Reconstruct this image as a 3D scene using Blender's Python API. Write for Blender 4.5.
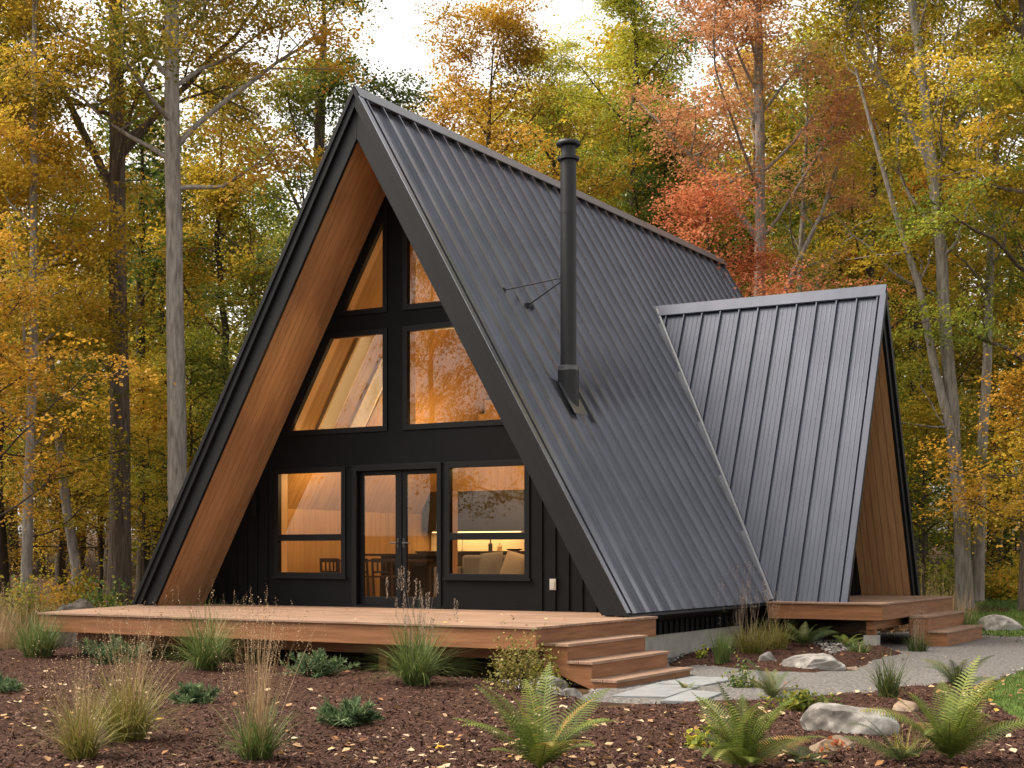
import bpy, bmesh, math, random
import numpy as np
from mathutils import Vector, Matrix
from mathutils.geometry import tessellate_polygon
R = math.radians
for o in list(bpy.data.objects): bpy.data.objects.remove(o)
scene = bpy.context.scene
COL = scene.collection

# ---------------------------------------------------------------- camera, sky, sun, exposure
CAM = Vector((13.402, -18.098, 0.832)); YAW = 30.324; FPX = 1435.588; HOR = 554.422
cd = bpy.data.cameras.new('camera'); cam = bpy.data.objects.new('camera', cd); COL.objects.link(cam)
cam.location = CAM; cam.rotation_euler = (R(90), 0, R(YAW))
cd.sensor_width = 36; cd.lens = FPX/1024*36; cd.shift_y = (HOR-384)/1024
cd.clip_start = .1; cd.clip_end = 2000
scene.camera = cam
SUN_EL, SUN_AZ = 50, 244          # azimuth measured clockwise from +Y: behind and to the right of the camera
w = bpy.data.worlds.new('World'); scene.world = w; w.use_nodes = True
nt = w.node_tree; nt.nodes.clear()
out = nt.nodes.new('ShaderNodeOutputWorld'); bg = nt.nodes.new('ShaderNodeBackground')
sky = nt.nodes.new('ShaderNodeTexSky'); sky.sky_type = 'NISHITA'; sky.sun_disc = False
sky.sun_elevation = R(SUN_EL); sky.sun_rotation = R(SUN_AZ); sky.dust_density = 3; sky.air_density = 1
hs = nt.nodes.new('ShaderNodeHueSaturation'); hs.inputs['Saturation'].default_value = .12
tint = nt.nodes.new('ShaderNodeMix'); tint.data_type = 'RGBA'; tint.blend_type = 'MULTIPLY'
tint.inputs['Factor'].default_value = 1; tint.inputs['B'].default_value = (1.0, .955, .89, 1)
nt.links.new(sky.outputs[0], hs.inputs['Color']); nt.links.new(hs.outputs[0], tint.inputs['A'])
nt.links.new(tint.outputs['Result'], bg.inputs['Color']); nt.links.new(bg.outputs[0], out.inputs[0])
bg.inputs['Strength'].default_value = .15
sl = bpy.data.lights.new('sun', 'SUN'); sl.energy = 1.5; sl.angle = R(30); sl.color = (1, .87, .70)
so = bpy.data.objects.new('sun', sl); COL.objects.link(so)
sd = Vector((math.sin(R(SUN_AZ))*math.cos(R(SUN_EL)), math.cos(R(SUN_AZ))*math.cos(R(SUN_EL)), math.sin(R(SUN_EL))))
so.rotation_euler = sd.to_track_quat('Z', 'Y').to_euler()
scene.view_settings.view_transform = 'Standard'; scene.view_settings.look = 'None'
scene.view_settings.exposure = 1.42; scene.view_settings.gamma = 1
scene.render.resolution_x = 1024; scene.render.resolution_y = 768

# ---------------------------------------------------------------- helpers
def tag(o, label=None, cat=None, group=None, kind=None):
    if label: o['label'] = label
    if cat: o['category'] = cat
    if group: o['group'] = group
    if kind: o['kind'] = kind
    return o
def empty(name, loc=(0,0,0), rz=0, label=None, cat=None, group=None):
    o = bpy.data.objects.new(name, None); COL.objects.link(o); o.empty_display_size = .2
    o.location = loc; o.rotation_euler = (0,0,rz); return tag(o, label, cat, group)
def copy_tree(o, parent=None):
    c = o.copy(); COL.objects.link(c); c.parent = parent
    for ch in list(o.children): copy_tree(ch, c)
    return c
def mesh_obj(name, me, mats, parent=None, inv=None):
    o = bpy.data.objects.new(name, me); COL.objects.link(o)
    for m in (mats if isinstance(mats, (list, tuple)) else [mats]): me.materials.append(m)
    if parent:
        o.parent = parent
        if inv: o.matrix_parent_inverse = inv
    return o
class MB:
    """collects shapes and links them as one mesh"""
    def __init__(s): s.v=[]; s.f=[]; s.m=[]
    def add(s, vs, fs, mi=0):
        b=len(s.v); s.v += [tuple(p) for p in vs]; s.f += [tuple(i+b for i in f) for f in fs]; s.m += [mi]*len(fs)
    def box(s, a, b, mi=0, rot=None, piv=None):
        x0,y0,z0=a; x1,y1,z1=b
        vs=[(x0,y0,z0),(x1,y0,z0),(x1,y1,z0),(x0,y1,z0),(x0,y0,z1),(x1,y0,z1),(x1,y1,z1),(x0,y1,z1)]
        if rot is not None:
            pv=Vector(piv) if piv else Vector(((x0+x1)/2,(y0+y1)/2,(z0+z1)/2))
            vs=[rot@(Vector(p)-pv)+pv for p in vs]
        s.add(vs, [(0,3,2,1),(4,5,6,7),(0,1,5,4),(1,2,6,5),(2,3,7,6),(3,0,4,7)], mi)
    def hexa(s, bot, top, mi=0):          # two quads
        s.add(list(bot)+list(top), [(3,2,1,0),(4,5,6,7),(0,1,5,4),(1,2,6,5),(2,3,7,6),(3,0,4,7)], mi)
    def prism(s, poly, d, mi=0):          # polygon (3D points) extruded by vector d
        n=len(poly); d=Vector(d); P=[Vector(p) for p in poly]
        s.add(P+[p+d for p in P], [tuple(range(n-1,-1,-1)), tuple(range(n,2*n))]+[(i,(i+1)%n,n+(i+1)%n,n+i) for i in range(n)], mi)
    def tube(s, pts, rad, n=8, mi=0, cap=True):
        pts=[Vector(p) for p in pts]; k=len(pts)
        if not hasattr(rad,'__len__'): rad=[rad]*k
        b=[]; ref=None
        for i,p in enumerate(pts):
            t=(pts[min(i+1,k-1)]-pts[max(i-1,0)]).normalized()
            if ref is None: ref=Vector((1,0,0)) if abs(t.x)<.8 else Vector((0,1,0))
            u=(ref-t*ref.dot(t)).normalized(); v=t.cross(u); ref=u
            for j in range(n):
                a=2*math.pi*j/n; b.append(p+(u*math.cos(a)+v*math.sin(a))*rad[i])
        fs=[(i*n+j, i*n+(j+1)%n, (i+1)*n+(j+1)%n, (i+1)*n+j) for i in range(k-1) for j in range(n)]
        if cap: fs += [tuple(range(n-1,-1,-1)), tuple(range((k-1)*n,k*n))]
        s.add(b, fs, mi)
    def lathe(s, c, prof, n=20, mi=0):     # prof: (r,z) list
        b=[]; k=len(prof)
        for r,z in prof:
            for j in range(n):
                a=2*math.pi*j/n; b.append((c[0]+r*math.cos(a), c[1]+r*math.sin(a), c[2]+z))
        fs=[(i*n+j, i*n+(j+1)%n, (i+1)*n+(j+1)%n, (i+1)*n+j) for i in range(k-1) for j in range(n)]
        fs += [tuple(range(n-1,-1,-1)), tuple(range((k-1)*n,k*n))]
        s.add(b, fs, mi)
    def plate(s, outline, holes, to3, t0, t1, mi=0):   # 2D outline with holes, between depths t0 and t1
        loops=[outline]+list(holes)
        tri=tessellate_polygon([[Vector((p[0],p[1],0)) for p in l] for l in loops])
        flat=[p for l in loops for p in l]
        n=len(flat)
        vs=[to3(p,t0) for p in flat]+[to3(p,t1) for p in flat]
        fs=[tuple(t) for t in tri]+[tuple(n+i for i in reversed(t)) for t in tri]
        k=0
        for l in loops:
            m=len(l)
            fs+=[(k+i,k+(i+1)%m,n+k+(i+1)%m,n+k+i) for i in range(m)]
            k+=m
        s.add(vs,fs,mi)
    def build(s, name, mats, parent=None, bevel=0, smooth=False, fix=True):
        me=bpy.data.meshes.new(name); me.from_pydata(s.v, [], s.f)
        if any(s.m): me.polygons.foreach_set('material_index', s.m)
        if fix or bevel:
            bm=bmesh.new(); bm.from_mesh(me)
            bmesh.ops.recalc_face_normals(bm, faces=bm.faces)
            bm.to_mesh(me); bm.free()
        if smooth: me.polygons.foreach_set('use_smooth', [True]*len(me.polygons)); me.set_sharp_from_angle(angle=R(35))
        me.update()
        o=mesh_obj(name, me, mats, parent)
        if bevel:
            md=o.modifiers.new('bevel','BEVEL'); md.width=bevel; md.segments=2; md.limit_method='ANGLE'; md.angle_limit=R(40)
        return o
def np_mesh(name, V, F, mats, parent=None, tone=None, smooth=False, mi=None):
    """V (n,3), F (m,4) or (m,3) numpy arrays"""
    me=bpy.data.meshes.new(name); k=F.shape[1]
    me.vertices.add(len(V)); me.vertices.foreach_set('co', np.ascontiguousarray(V,dtype=np.float32).ravel())
    me.loops.add(F.size); me.loops.foreach_set('vertex_index', np.ascontiguousarray(F,dtype=np.int32).ravel())
    me.polygons.add(len(F)); me.polygons.foreach_set('loop_start', np.arange(0,F.size,k,dtype=np.int32))
    if smooth: me.polygons.foreach_set('use_smooth', np.ones(len(F),dtype=bool))
    if mi is not None: me.polygons.foreach_set('material_index', np.asarray(mi,dtype=np.int32))
    if tone is not None:
        a=me.attributes.new('tone','FLOAT','FACE'); a.data.foreach_set('value', np.asarray(tone,dtype=np.float32))
    me.update(calc_edges=True)
    return mesh_obj(name, me, mats, parent)
FW=Vector((-math.sin(R(YAW)), math.cos(R(YAW)))); RT=Vector((math.cos(R(YAW)), math.sin(R(YAW))))
def spot(px, D):                                    # a bearing and a distance from the viewpoint -> place on the ground
    v=FW*D+RT*((px-512)/FPX*D); return CAM.x+v.x, CAM.y+v.y
def sstep(t): t=np.clip(t,0,1); return t*t*(3-2*t)
GZ=-.79
def gh(x, y):
    r=np.hypot(np.asarray(x,dtype=float)-3, np.asarray(y,dtype=float)+3)
    return GZ + 1.0*sstep((r-12)/26) + 2.5*sstep((r-45)/80)
def gspot(px, D, dz=0): x,y=spot(px,D); return (x,y,float(gh(x,y))+dz)
def gpix(px, py):                                   # where that bearing meets the flat ground near the house
    D=FPX*(CAM.z-GZ)/(py-HOR); return (*spot(px,D), GZ)

# ---------------------------------------------------------------- materials
def mat(name, col=(.5,.5,.5), rough=.6, metal=0, spec=.5):
    m=bpy.data.materials.new(name); m.use_nodes=True; b=m.node_tree.nodes['Principled BSDF']
    b.inputs['Base Color'].default_value=(*col,1); b.inputs['Roughness'].default_value=rough
    b.inputs['Metallic'].default_value=metal; b.inputs['Specular IOR Level'].default_value=spec
    return m
def N(m, t, **k):
    n=m.node_tree.nodes.new(t)
    for a,b in k.items():
        if hasattr(n,a): setattr(n,a,b)
    return n
def L(m,a,b): m.node_tree.links.new(a,b)
def ramp(m, stops):
    r=N(m,'ShaderNodeValToRGB'); e=r.color_ramp.elements
    while len(e)<len(stops): e.new(.5)
    for i,(p,c) in enumerate(stops): e[i].position=p; e[i].color=(*c,1)
    return r
def noise_mat(name, stops, scale=(1,1,1), nscale=5, rough=.7, bump=0, bscale=None, metal=0, spec=.5, detail=6, island=0, bdist=.01, rvar=0):
    m=mat(name, rough=rough, metal=metal, spec=spec); b=m.node_tree.nodes['Principled BSDF']
    tc=N(m,'ShaderNodeTexCoord'); mp=N(m,'ShaderNodeMapping'); mp.inputs['Scale'].default_value=scale
    L(m,tc.outputs['Object'],mp.inputs[0])
    vec=mp.outputs[0]
    if island:
        g=N(m,'ShaderNodeNewGeometry'); ad=N(m,'ShaderNodeVectorMath'); ad.operation='ADD'
        sc=N(m,'ShaderNodeMath'); sc.operation='MULTIPLY'; sc.inputs[1].default_value=37
        L(m,g.outputs['Random Per Island'],sc.inputs[0]); L(m,mp.outputs[0],ad.inputs[0]); L(m,sc.outputs[0],ad.inputs[1]); vec=ad.outputs[0]
    nz=N(m,'ShaderNodeTexNoise'); nz.inputs['Scale'].default_value=nscale; nz.inputs['Detail'].default_value=detail; nz.inputs['Roughness'].default_value=.6
    L(m,vec,nz.inputs['Vector'])
    rp=ramp(m,stops); L(m,nz.outputs['Fac'],rp.inputs[0]); col=rp.outputs[0]
    if island:
        hv=N(m,'ShaderNodeHueSaturation'); mr=N(m,'ShaderNodeMapRange'); mr.inputs['To Min'].default_value=1-island; mr.inputs['To Max'].default_value=1+island
        L(m,g.outputs['Random Per Island'],mr.inputs[0]); L(m,mr.outputs[0],hv.inputs['Value']); L(m,col,hv.inputs['Color']); col=hv.outputs[0]
    L(m,col,b.inputs['Base Color'])
    if rvar:
        n3=N(m,'ShaderNodeTexNoise'); n3.inputs['Scale'].default_value=1.3; n3.inputs['Detail'].default_value=5; L(m,tc.outputs['Object'],n3.inputs['Vector'])
        r3=N(m,'ShaderNodeMapRange'); r3.inputs['To Min'].default_value=rough-rvar; r3.inputs['To Max'].default_value=rough+rvar
        L(m,n3.outputs['Fac'],r3.inputs[0]); L(m,r3.outputs[0],b.inputs['Roughness'])
    if bump:
        n2=N(m,'ShaderNodeTexNoise'); n2.inputs['Scale'].default_value=bscale or nscale*2; n2.inputs['Detail'].default_value=6
        L(m,vec,n2.inputs['Vector']); bp=N(m,'ShaderNodeBump'); bp.inputs['Strength'].default_value=bump; bp.inputs['Distance'].default_value=bdist
        L(m,n2.outputs['Fac'],bp.inputs['Height']); L(m,bp.outputs[0],b.inputs['Normal'])
    return m
def leaf_mat(name, stops, trans=.35, rough=.55):
    m=mat(name, rough=rough, spec=.25); b=m.node_tree.nodes['Principled BSDF']; o=m.node_tree.nodes['Material Output']
    at=N(m,'ShaderNodeAttribute'); at.attribute_name='tone'
    rp=ramp(m,stops); L(m,at.outputs['Fac'],rp.inputs[0]); L(m,rp.outputs[0],b.inputs['Base Color'])
    tr=N(m,'ShaderNodeBsdfTranslucent'); L(m,rp.outputs[0],tr.inputs[0])
    mx=N(m,'ShaderNodeMixShader'); mx.inputs[0].default_value=trans
    L(m,b.outputs[0],mx.inputs[1]); L(m,tr.outputs[0],mx.inputs[2]); L(m,mx.outputs[0],o.inputs[0])
    return m

M={}
M['roof']=noise_mat('standing_seam_steel',[(.3,(.185,.191,.222)),(.7,(.245,.252,.290))],scale=(1,2.2,.5),nscale=1.6,rough=.2,metal=.75,spec=.6,rvar=.07,bump=.14,bscale=2.2,bdist=.006)
M['wingroof']=noise_mat('blue_grey_steel',[(.3,(.050,.057,.082)),(.7,(.066,.075,.104))],scale=(2.2,1,.5),nscale=1.6,rough=.5,metal=.35,spec=.5,rvar=.06,bump=.2,bscale=2.2,bdist=.006)
M['trim']=noise_mat('dark_steel_trim',[(.3,(.0058,.0058,.007)),(.7,(.0085,.0085,.010))],nscale=3,rough=.55,spec=.22)
M['cap']=noise_mat('ridge_cap_steel',[(.3,(.12,.125,.142)),(.7,(.15,.156,.176))],nscale=3,rough=.35,spec=.7)
M['black']=noise_mat('black_siding',[(.3,(.0042,.0042,.0048)),(.7,(.0062,.0062,.0072))],nscale=2.5,rough=.65,spec=.12)
M['frame']=mat('black_frame',(.005,.005,.006),.5,0,.18)
M['flue']=noise_mat('flue_black',[(.3,(.009,.009,.011)),(.7,(.014,.014,.017))],nscale=5,rough=.52,spec=.4)
M['fluering']=mat('flue_ring',(.10,.10,.11),.35,.3,.6)
WOODS=[(.25,(.36,.185,.085)),(.5,(.48,.265,.130)),(.75,(.56,.33,.175))]
M['soffit']=noise_mat('cedar_soffit',WOODS,scale=(1.5,9,.6),nscale=2.6,rough=.55,spec=.3,bump=.15,island=.24)
M['soffit_wing']=noise_mat('cedar_wing_soffit',WOODS,scale=(9,1.2,.5),nscale=2.6,rough=.55,spec=.3,bump=.15,island=.24)
M['deck']=noise_mat('cedar_decking',[(.25,(.18,.108,.072)),(.5,(.27,.168,.114)),(.75,(.36,.235,.165))],scale=(.7,9,9),nscale=2.6,rough=.62,spec=.3,bump=.2,island=.2)
M['deckY']=noise_mat('cedar_boards_lengthwise',[(.25,(.18,.108,.072)),(.5,(.27,.168,.114)),(.75,(.36,.235,.165))],scale=(9,.7,9),nscale=2.6,rough=.62,spec=.3,bump=.2,island=.08)
M['fascia']=noise_mat('cedar_fascia',[(.2,(.13,.052,.020)),(.5,(.245,.104,.044)),(.8,(.35,.165,.078))],scale=(.6,3,9),nscale=2.2,rough=.6,spec=.3,bump=.2,island=.10)
M['fasciaY']=noise_mat('cedar_fascia_side',[(.2,(.13,.052,.020)),(.5,(.245,.104,.044)),(.8,(.35,.165,.078))],scale=(3,.6,9),nscale=2.2,rough=.6,spec=.3,bump=.2,island=.10)
M['lining']=noise_mat('oak_lining',[(.25,(.30,.175,.066)),(.5,(.38,.23,.092)),(.75,(.45,.28,.12))],scale=(2,9,.6),nscale=2.5,rough=.5,spec=.3,island=.08)
M['jamb']=mat('pale_pine_jamb',(.60,.40,.22),.5)
M['floor']=noise_mat('oak_floor',[(.3,(.30,.18,.09)),(.7,(.40,.25,.13))],scale=(9,.8,1),nscale=3,rough=.4)
M['cab']=mat('dark_cabinet',(.030,.024,.017),.45)
M['splash']=mat('pale_backsplash',(.72,.60,.42),.35)
M['counter']=mat('dark_counter',(.025,.022,.02),.3)
M['chairwood']=mat('dark_chair_wood',(.045,.024,.013),.45)
M['sofa']=noise_mat('grey_sofa_cloth',[(.3,(.24,.22,.19)),(.7,(.32,.29,.25))],nscale=40,rough=.9)
M['cushion']=noise_mat('beige_cushion_cloth',[(.3,(.50,.40,.29)),(.7,(.58,.47,.35))],nscale=40,rough=.9)
M['concrete']=noise_mat('concrete',[(.3,(.30,.28,.25)),(.7,(.42,.40,.36))],nscale=5,rough=.85,bump=.3)
M['slab']=noise_mat('bluestone',[(.3,(.17,.175,.18)),(.7,(.26,.265,.265))],nscale=6,rough=.8,bump=.3)
M['steel']=mat('galvanised_box',(.45,.42,.36),.4,.5)
M['white']=mat('pale_skylight_frame',(.62,.52,.36),.5)
M['glow']=mat('lamp_glow',(1,.8,.5)); b=M['glow'].node_tree.nodes['Principled BSDF']; b.inputs['Emission Color'].default_value=(1,.66,.28,1); b.inputs['Emission Strength'].default_value=1.6
# glass
m=M['glass']=bpy.data.materials.new('window_glass'); m.use_nodes=True; n_=m.node_tree; n_.nodes.clear()
o_=n_.nodes.new('ShaderNodeOutputMaterial'); mx=n_.nodes.new('ShaderNodeMixShader'); tp=n_.nodes.new('ShaderNodeBsdfTransparent'); gl=n_.nodes.new('ShaderNodeBsdfGlossy'); fr=n_.nodes.new('ShaderNodeFresnel')
gl.inputs['Roughness'].default_value=.01; fr.inputs['IOR'].default_value=1.65; tp.inputs[0].default_value=(.93,.88,.80,1)
ge=n_.nodes.new('ShaderNodeNewGeometry'); sb=n_.nodes.new('ShaderNodeMath'); sb.operation='SUBTRACT'; sb.inputs[0].default_value=1; mu=n_.nodes.new('ShaderNodeMath'); mu.operation='MULTIPLY'; n_.links.new(ge.outputs['Backfacing'],sb.inputs[1]); n_.links.new(fr.outputs[0],mu.inputs[0]); n_.links.new(sb.outputs[0],mu.inputs[1]); n_.links.new(mu.outputs[0],mx.inputs[0]); n_.links.new(tp.outputs[0],mx.inputs[1]); n_.links.new(gl.outputs[0],mx.inputs[2]); n_.links.new(mx.outputs[0],o_.inputs[0])
# barks
M['bark_pale']=noise_mat('pale_grey_bark',[(.25,(.10,.086,.072)),(.5,(.25,.225,.198)),(.75,(.38,.348,.312))],scale=(5,5,.8),nscale=3.2,rough=.9,bump=.8,bdist=.03,spec=.15)
M['bark_brown']=noise_mat('brown_ridged_bark',[(.25,(.045,.034,.026)),(.5,(.125,.097,.077)),(.75,(.21,.17,.138))],scale=(7,7,.7),nscale=3.2,rough=.95,bump=1,bdist=.04,spec=.1)
M['bark_dark']=noise_mat('dark_bark',[(.25,(.035,.028,.02)),(.75,(.10,.08,.06))],scale=(6,6,.8),nscale=3,rough=.95,bump=.8,bdist=.03,spec=.1)
# leaves
GOLD=[(0,(.12,.15,.02)),(.3,(.32,.27,.028)),(.6,(.58,.40,.04)),(.85,(.72,.50,.065)),(1,(.68,.34,.04))]
OCHRE=[(0,(.085,.115,.02)),(.35,(.27,.22,.03)),(.65,(.52,.33,.04)),(.9,(.64,.37,.045)),(1,(.58,.22,.03))]
OLIVE=[(0,(.05,.09,.018)),(.4,(.14,.18,.032)),(.75,(.31,.29,.04)),(1,(.54,.39,.045))]
GREEN=[(0,(.04,.08,.022)),(.5,(.10,.16,.04)),(.85,(.22,.25,.05)),(1,(.40,.33,.05))]
YELG=[(0,(.11,.16,.025)),(.4,(.29,.33,.045)),(.75,(.54,.49,.06)),(1,(.68,.53,.075))]
ORANGE=[(0,(.17,.11,.018)),(.4,(.46,.26,.03)),(.75,(.63,.33,.04)),(1,(.66,.44,.05))]
RED=[(0,(.25,.08,.03)),(.4,(.58,.19,.09)),(.75,(.68,.28,.13)),(1,(.66,.40,.13))]
SALMON=[(0,(.26,.14,.05)),(.4,(.58,.27,.13)),(.75,(.66,.39,.18)),(1,(.66,.49,.14))]
for k,v in dict(GOLD=GOLD,OCHRE=OCHRE,OLIVE=OLIVE,GREEN=GREEN,YELG=YELG,ORANGE=ORANGE,RED=RED,SALMON=SALMON).items(): M[k]=leaf_mat(k.lower()+'_leaves',v,.45)
M['fern']=leaf_mat('fern_green',[(0,(.06,.095,.018)),(.5,(.145,.185,.032)),(.82,(.25,.26,.055)),(1,(.34,.20,.055))],.3)
M['fern_dark']=leaf_mat('dark_fern_green',[(0,(.035,.055,.018)),(.6,(.085,.115,.03)),(1,(.20,.17,.05))],.25)
M['juniper']=leaf_mat('juniper_green',[(0,(.035,.065,.026)),(.55,(.10,.165,.072)),(1,(.20,.26,.12))],.15)
M['grass_green']=leaf_mat('clump_grass_green',[(0,(.06,.10,.025)),(.5,(.13,.19,.05)),(.8,(.26,.27,.09)),(1,(.42,.33,.16))],.25)
M['grass_yel']=leaf_mat('clump_grass_yellowing',[(0,(.10,.11,.025)),(.5,(.24,.22,.05)),(1,(.44,.33,.12))],.25)
M['straw']=leaf_mat('dry_straw',[(0,(.27,.17,.09)),(.6,(.42,.29,.16)),(1,(.55,.42,.27))],.2)
M['seed']=leaf_mat('seed_heads',[(0,(.24,.17,.12)),(1,(.42,.32,.25))],.2)
M['lawnblade']=leaf_mat('lawn_blades',[(0,(.04,.075,.014)),(.6,(.085,.145,.026)),(1,(.22,.22,.06))],.3)
M['litter']=leaf_mat('fallen_leaf',[(0,(.16,.07,.03)),(.3,(.36,.18,.07)),(.6,(.52,.36,.20)),(.85,(.60,.46,.32)),(1,(.55,.33,.04))],.1,.7)
M['litter_far']=leaf_mat('forest_leaf_litter',[(0,(.10,.05,.02)),(.5,(.28,.14,.05)),(1,(.45,.28,.10))],.1,.8)
M['chip']=leaf_mat('bark_chip',[(0,(.028,.014,.010)),(.5,(.088,.043,.030)),(.85,(.17,.092,.064)),(1,(.36,.24,.17))],0,.85)
M['stone']=leaf_mat('gravel_stone',[(0,(.06,.054,.048)),(.5,(.19,.175,.16)),(.85,(.33,.305,.28)),(1,(.50,.47,.43))],0,.85)
M['ground']=noise_mat('forest_floor',[(.3,(.025,.016,.010)),(.55,(.065,.037,.019)),(.75,(.13,.078,.037))],nscale=3,rough=.95,bump=.6,bscale=20,bdist=.03,spec=.1,detail=10)
M['mulch']=noise_mat('bark_mulch',[(.35,(.016,.008,.006)),(.55,(.065,.031,.021)),(.75,(.13,.066,.045))],nscale=22,rough=.95,bump=.9,bscale=45,bdist=.02,spec=.1,detail=8)
M['gravel']=noise_mat('grey_gravel',[(.3,(.05,.046,.042)),(.5,(.14,.13,.12)),(.7,(.27,.25,.235))],nscale=26,rough=.95,bump=.8,bscale=60,bdist=.015,spec=.2,detail=4)
M['turf']=noise_mat('turf_soil',[(.3,(.05,.09,.02)),(.7,(.10,.15,.03))],nscale=8,rough=.95,spec=.1)
M['rock']=noise_mat('granite_rock',[(.30,(.06,.055,.05)),(.44,(.17,.155,.14)),(.54,(.30,.28,.255)),(.68,(.44,.42,.39))],nscale=3.0,rough=.85,bump=.7,bscale=9,bdist=.03,spec=.25,detail=10)
M['rock_tan']=noise_mat('tan_rock',[(.3,(.12,.085,.055)),(.5,(.26,.19,.13)),(.7,(.40,.32,.24))],nscale=3,rough=.85,bump=.7,bscale=9,bdist=.03,spec=.2,detail=10)
M['rock_brown']=noise_mat('mossy_brown_rock',[(.3,(.03,.025,.02)),(.5,(.075,.06,.05)),(.7,(.17,.15,.13))],nscale=3,rough=.9,bump=.8,bscale=9,bdist=.03,spec=.15,detail=10)

#==STRUCTURE
# ---------------------------------------------------------------- ground sheets
def grid_surface(x0,x1,y0,y1,n,m,fn):
    xs=np.linspace(x0,x1,n); ys=np.linspace(y0,y1,m); X,Y=np.meshgrid(xs,ys); Z=fn(X,Y)
    V=np.stack([X.ravel(),Y.ravel(),Z.ravel()],1)
    i=(np.arange(m-1)[:,None]*n+np.arange(n-1)[None]).ravel()
    return V, np.stack([i,i+1,i+n+1,i+n],1)
class Noise2:
    def __init__(s,seed,k=24):
        r=np.random.default_rng(seed); s.d=r.normal(size=(k,2)); s.p=r.uniform(0,6.28,k); s.n=k
    def __call__(s,x,y,f):
        t=0
        for i in range(s.n): t=t+np.sin((s.d[i,0]*x+s.d[i,1]*y)*f+s.p[i])
        return t/math.sqrt(s.n)
nz1=Noise2(1); nz2=Noise2(2); nz3=Noise2(3)
# warped coordinates: fine near the house, coarse out to the horizon
u=np.sinh(np.linspace(-5.2,5.2,221))*8.5
X,Y=np.meshgrid(u+3,u+2); Z=gh(X,Y); rr=np.hypot(X-3,Y+3)
Z=Z+np.where(rr>16,.06*nz1(X,Y,.5),0)*sstep((rr-16)/8)
n=len(u); i=(np.arange(n-1)[:,None]*n+np.arange(n-1)[None]).ravel()
g=np_mesh('ground',np.stack([X.ravel(),Y.ravel(),Z.ravel()],1),np.stack([i,i+1,i+n+1,i+n],1),M['ground'],smooth=True); tag(g,kind='structure')
# regions, as polygons on the flat ground round the house (metres)
def poly_dist(px,py,poly):                          # signed distance, positive inside
    P=np.asarray(poly,float); d=np.full(np.shape(px),1e9); ins=np.zeros(np.shape(px),bool)
    for k in range(len(P)):
        a=P[k]; b=P[(k+1)%len(P)]; e=b-a
        t=np.clip(((px-a[0])*e[0]+(py-a[1])*e[1])/(e@e),0,1)
        d=np.minimum(d,np.hypot(px-a[0]-t*e[0],py-a[1]-t*e[1]))
        c=((a[1]>py)!=(b[1]>py)); xi=a[0]+(py-a[1])/(b[1]-a[1]+1e-12)*e[0]; ins^=c&(px<xi)
    return np.where(ins,d,-d)
def G(*pix): return [gpix(*p)[:2] for p in pix]
BED_FAR=G((662,676),(700,667),(760,674),(822,676),(872,667),(905,655),(880,648),(840,645),(760,645),(700,648),(668,660))
PATH=G((590,700),(640,703),(700,704),(765,703),(850,697),(925,690),(975,683),(1000,674),(1060,664),(1150,652),(1080,628),(975,629),(900,633),(800,642),(640,655),(590,690))
LAWN=G((985,692),(1008,676),(1060,662),(1250,650),(1500,690),(1250,790),(1060,738),(1015,718),(990,704))
MULCH=G((-120,668),(0,640),(60,642),(150,655),(330,668),(560,690),(600,712),(700,705),(765,704),(850,698),(925,690),(975,690),(990,705),(1015,719),(1060,739),(1250,792),(1250,1000),(900,1200),(100,1200),(-500,820),(-500,700))
def region_mesh(name, poly, matl, hfn, cell, kind='structure'):
    P=np.array(poly); x0,y0=P.min(0)-.3; x1,y1=P.max(0)+.3
    V,F=grid_surface(x0,x1,y0,y1,int((x1-x0)/cell)+2,int((y1-y0)/cell)+2,lambda X,Y:hfn(X,Y,poly_dist(X,Y,poly)))
    sd_=poly_dist(V[:,0],V[:,1],poly); keep=(sd_[F]>-.25).any(1); F=F[keep]
    us,inv=np.unique(F,return_inverse=True); o=np_mesh(name,V[us],inv.reshape(F.shape),matl,smooth=True); tag(o,kind=kind); return o
region_mesh('gravel_path',PATH,M['gravel'],lambda x,y,d: GZ+.035*sstep((d+.15+.05*nz2(x,y,4))/.3)-.006+.004*nz3(x,y,9),.08)
def mulch_h(x,y,d): return GZ+.10*sstep((d+.12+.06*nz2(x,y,3))/.5)-.012+(.012*nz1(x,y,2.2)+.010*nz3(x,y,9)+.006*nz2(x,y,21))*sstep(d/.3+.4)
region_mesh('mulch_bed',MULCH,M['mulch'],mulch_h,.07)
region_mesh('mulch_bed',BED_FAR,M['mulch'],mulch_h,.07)
def lawn_h(x,y,d): return GZ+.06*sstep((d+.05*nz2(x,y,3))/.3)-.004
region_mesh('lawn',LAWN,M['turf'],lawn_h,.15)
def surf_z(x,y):
    x=np.asarray(x,float); y=np.asarray(y,float); z=gh(x,y)
    for P,fn in ((MULCH,mulch_h),(BED_FAR,mulch_h),(LAWN,lawn_h)):
        d=poly_dist(x,y,P); z=np.where(d>-.2,np.maximum(z,fn(x,y,d)),z)
    return z
LAWN_B=[spot(925,31),spot(1000,27.5),spot(1120,27.5),spot(1200,33),spot(1150,40),spot(930,40)]
V,F=grid_surface(min(p[0] for p in LAWN_B),max(p[0] for p in LAWN_B),min(p[1] for p in LAWN_B),max(p[1] for p in LAWN_B),60,60,lambda X,Y:gh(X,Y)+.05*sstep(poly_dist(X,Y,LAWN_B)/.5)-.015)
keep=(poly_dist(V[:,0],V[:,1],LAWN_B)[F]>-.2).any(1); us,inv=np.unique(F[keep],return_inverse=True)
tag(np_mesh('lawn',V[us],inv.reshape(-1,4),M['turf'],smooth=True),kind='structure')

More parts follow.
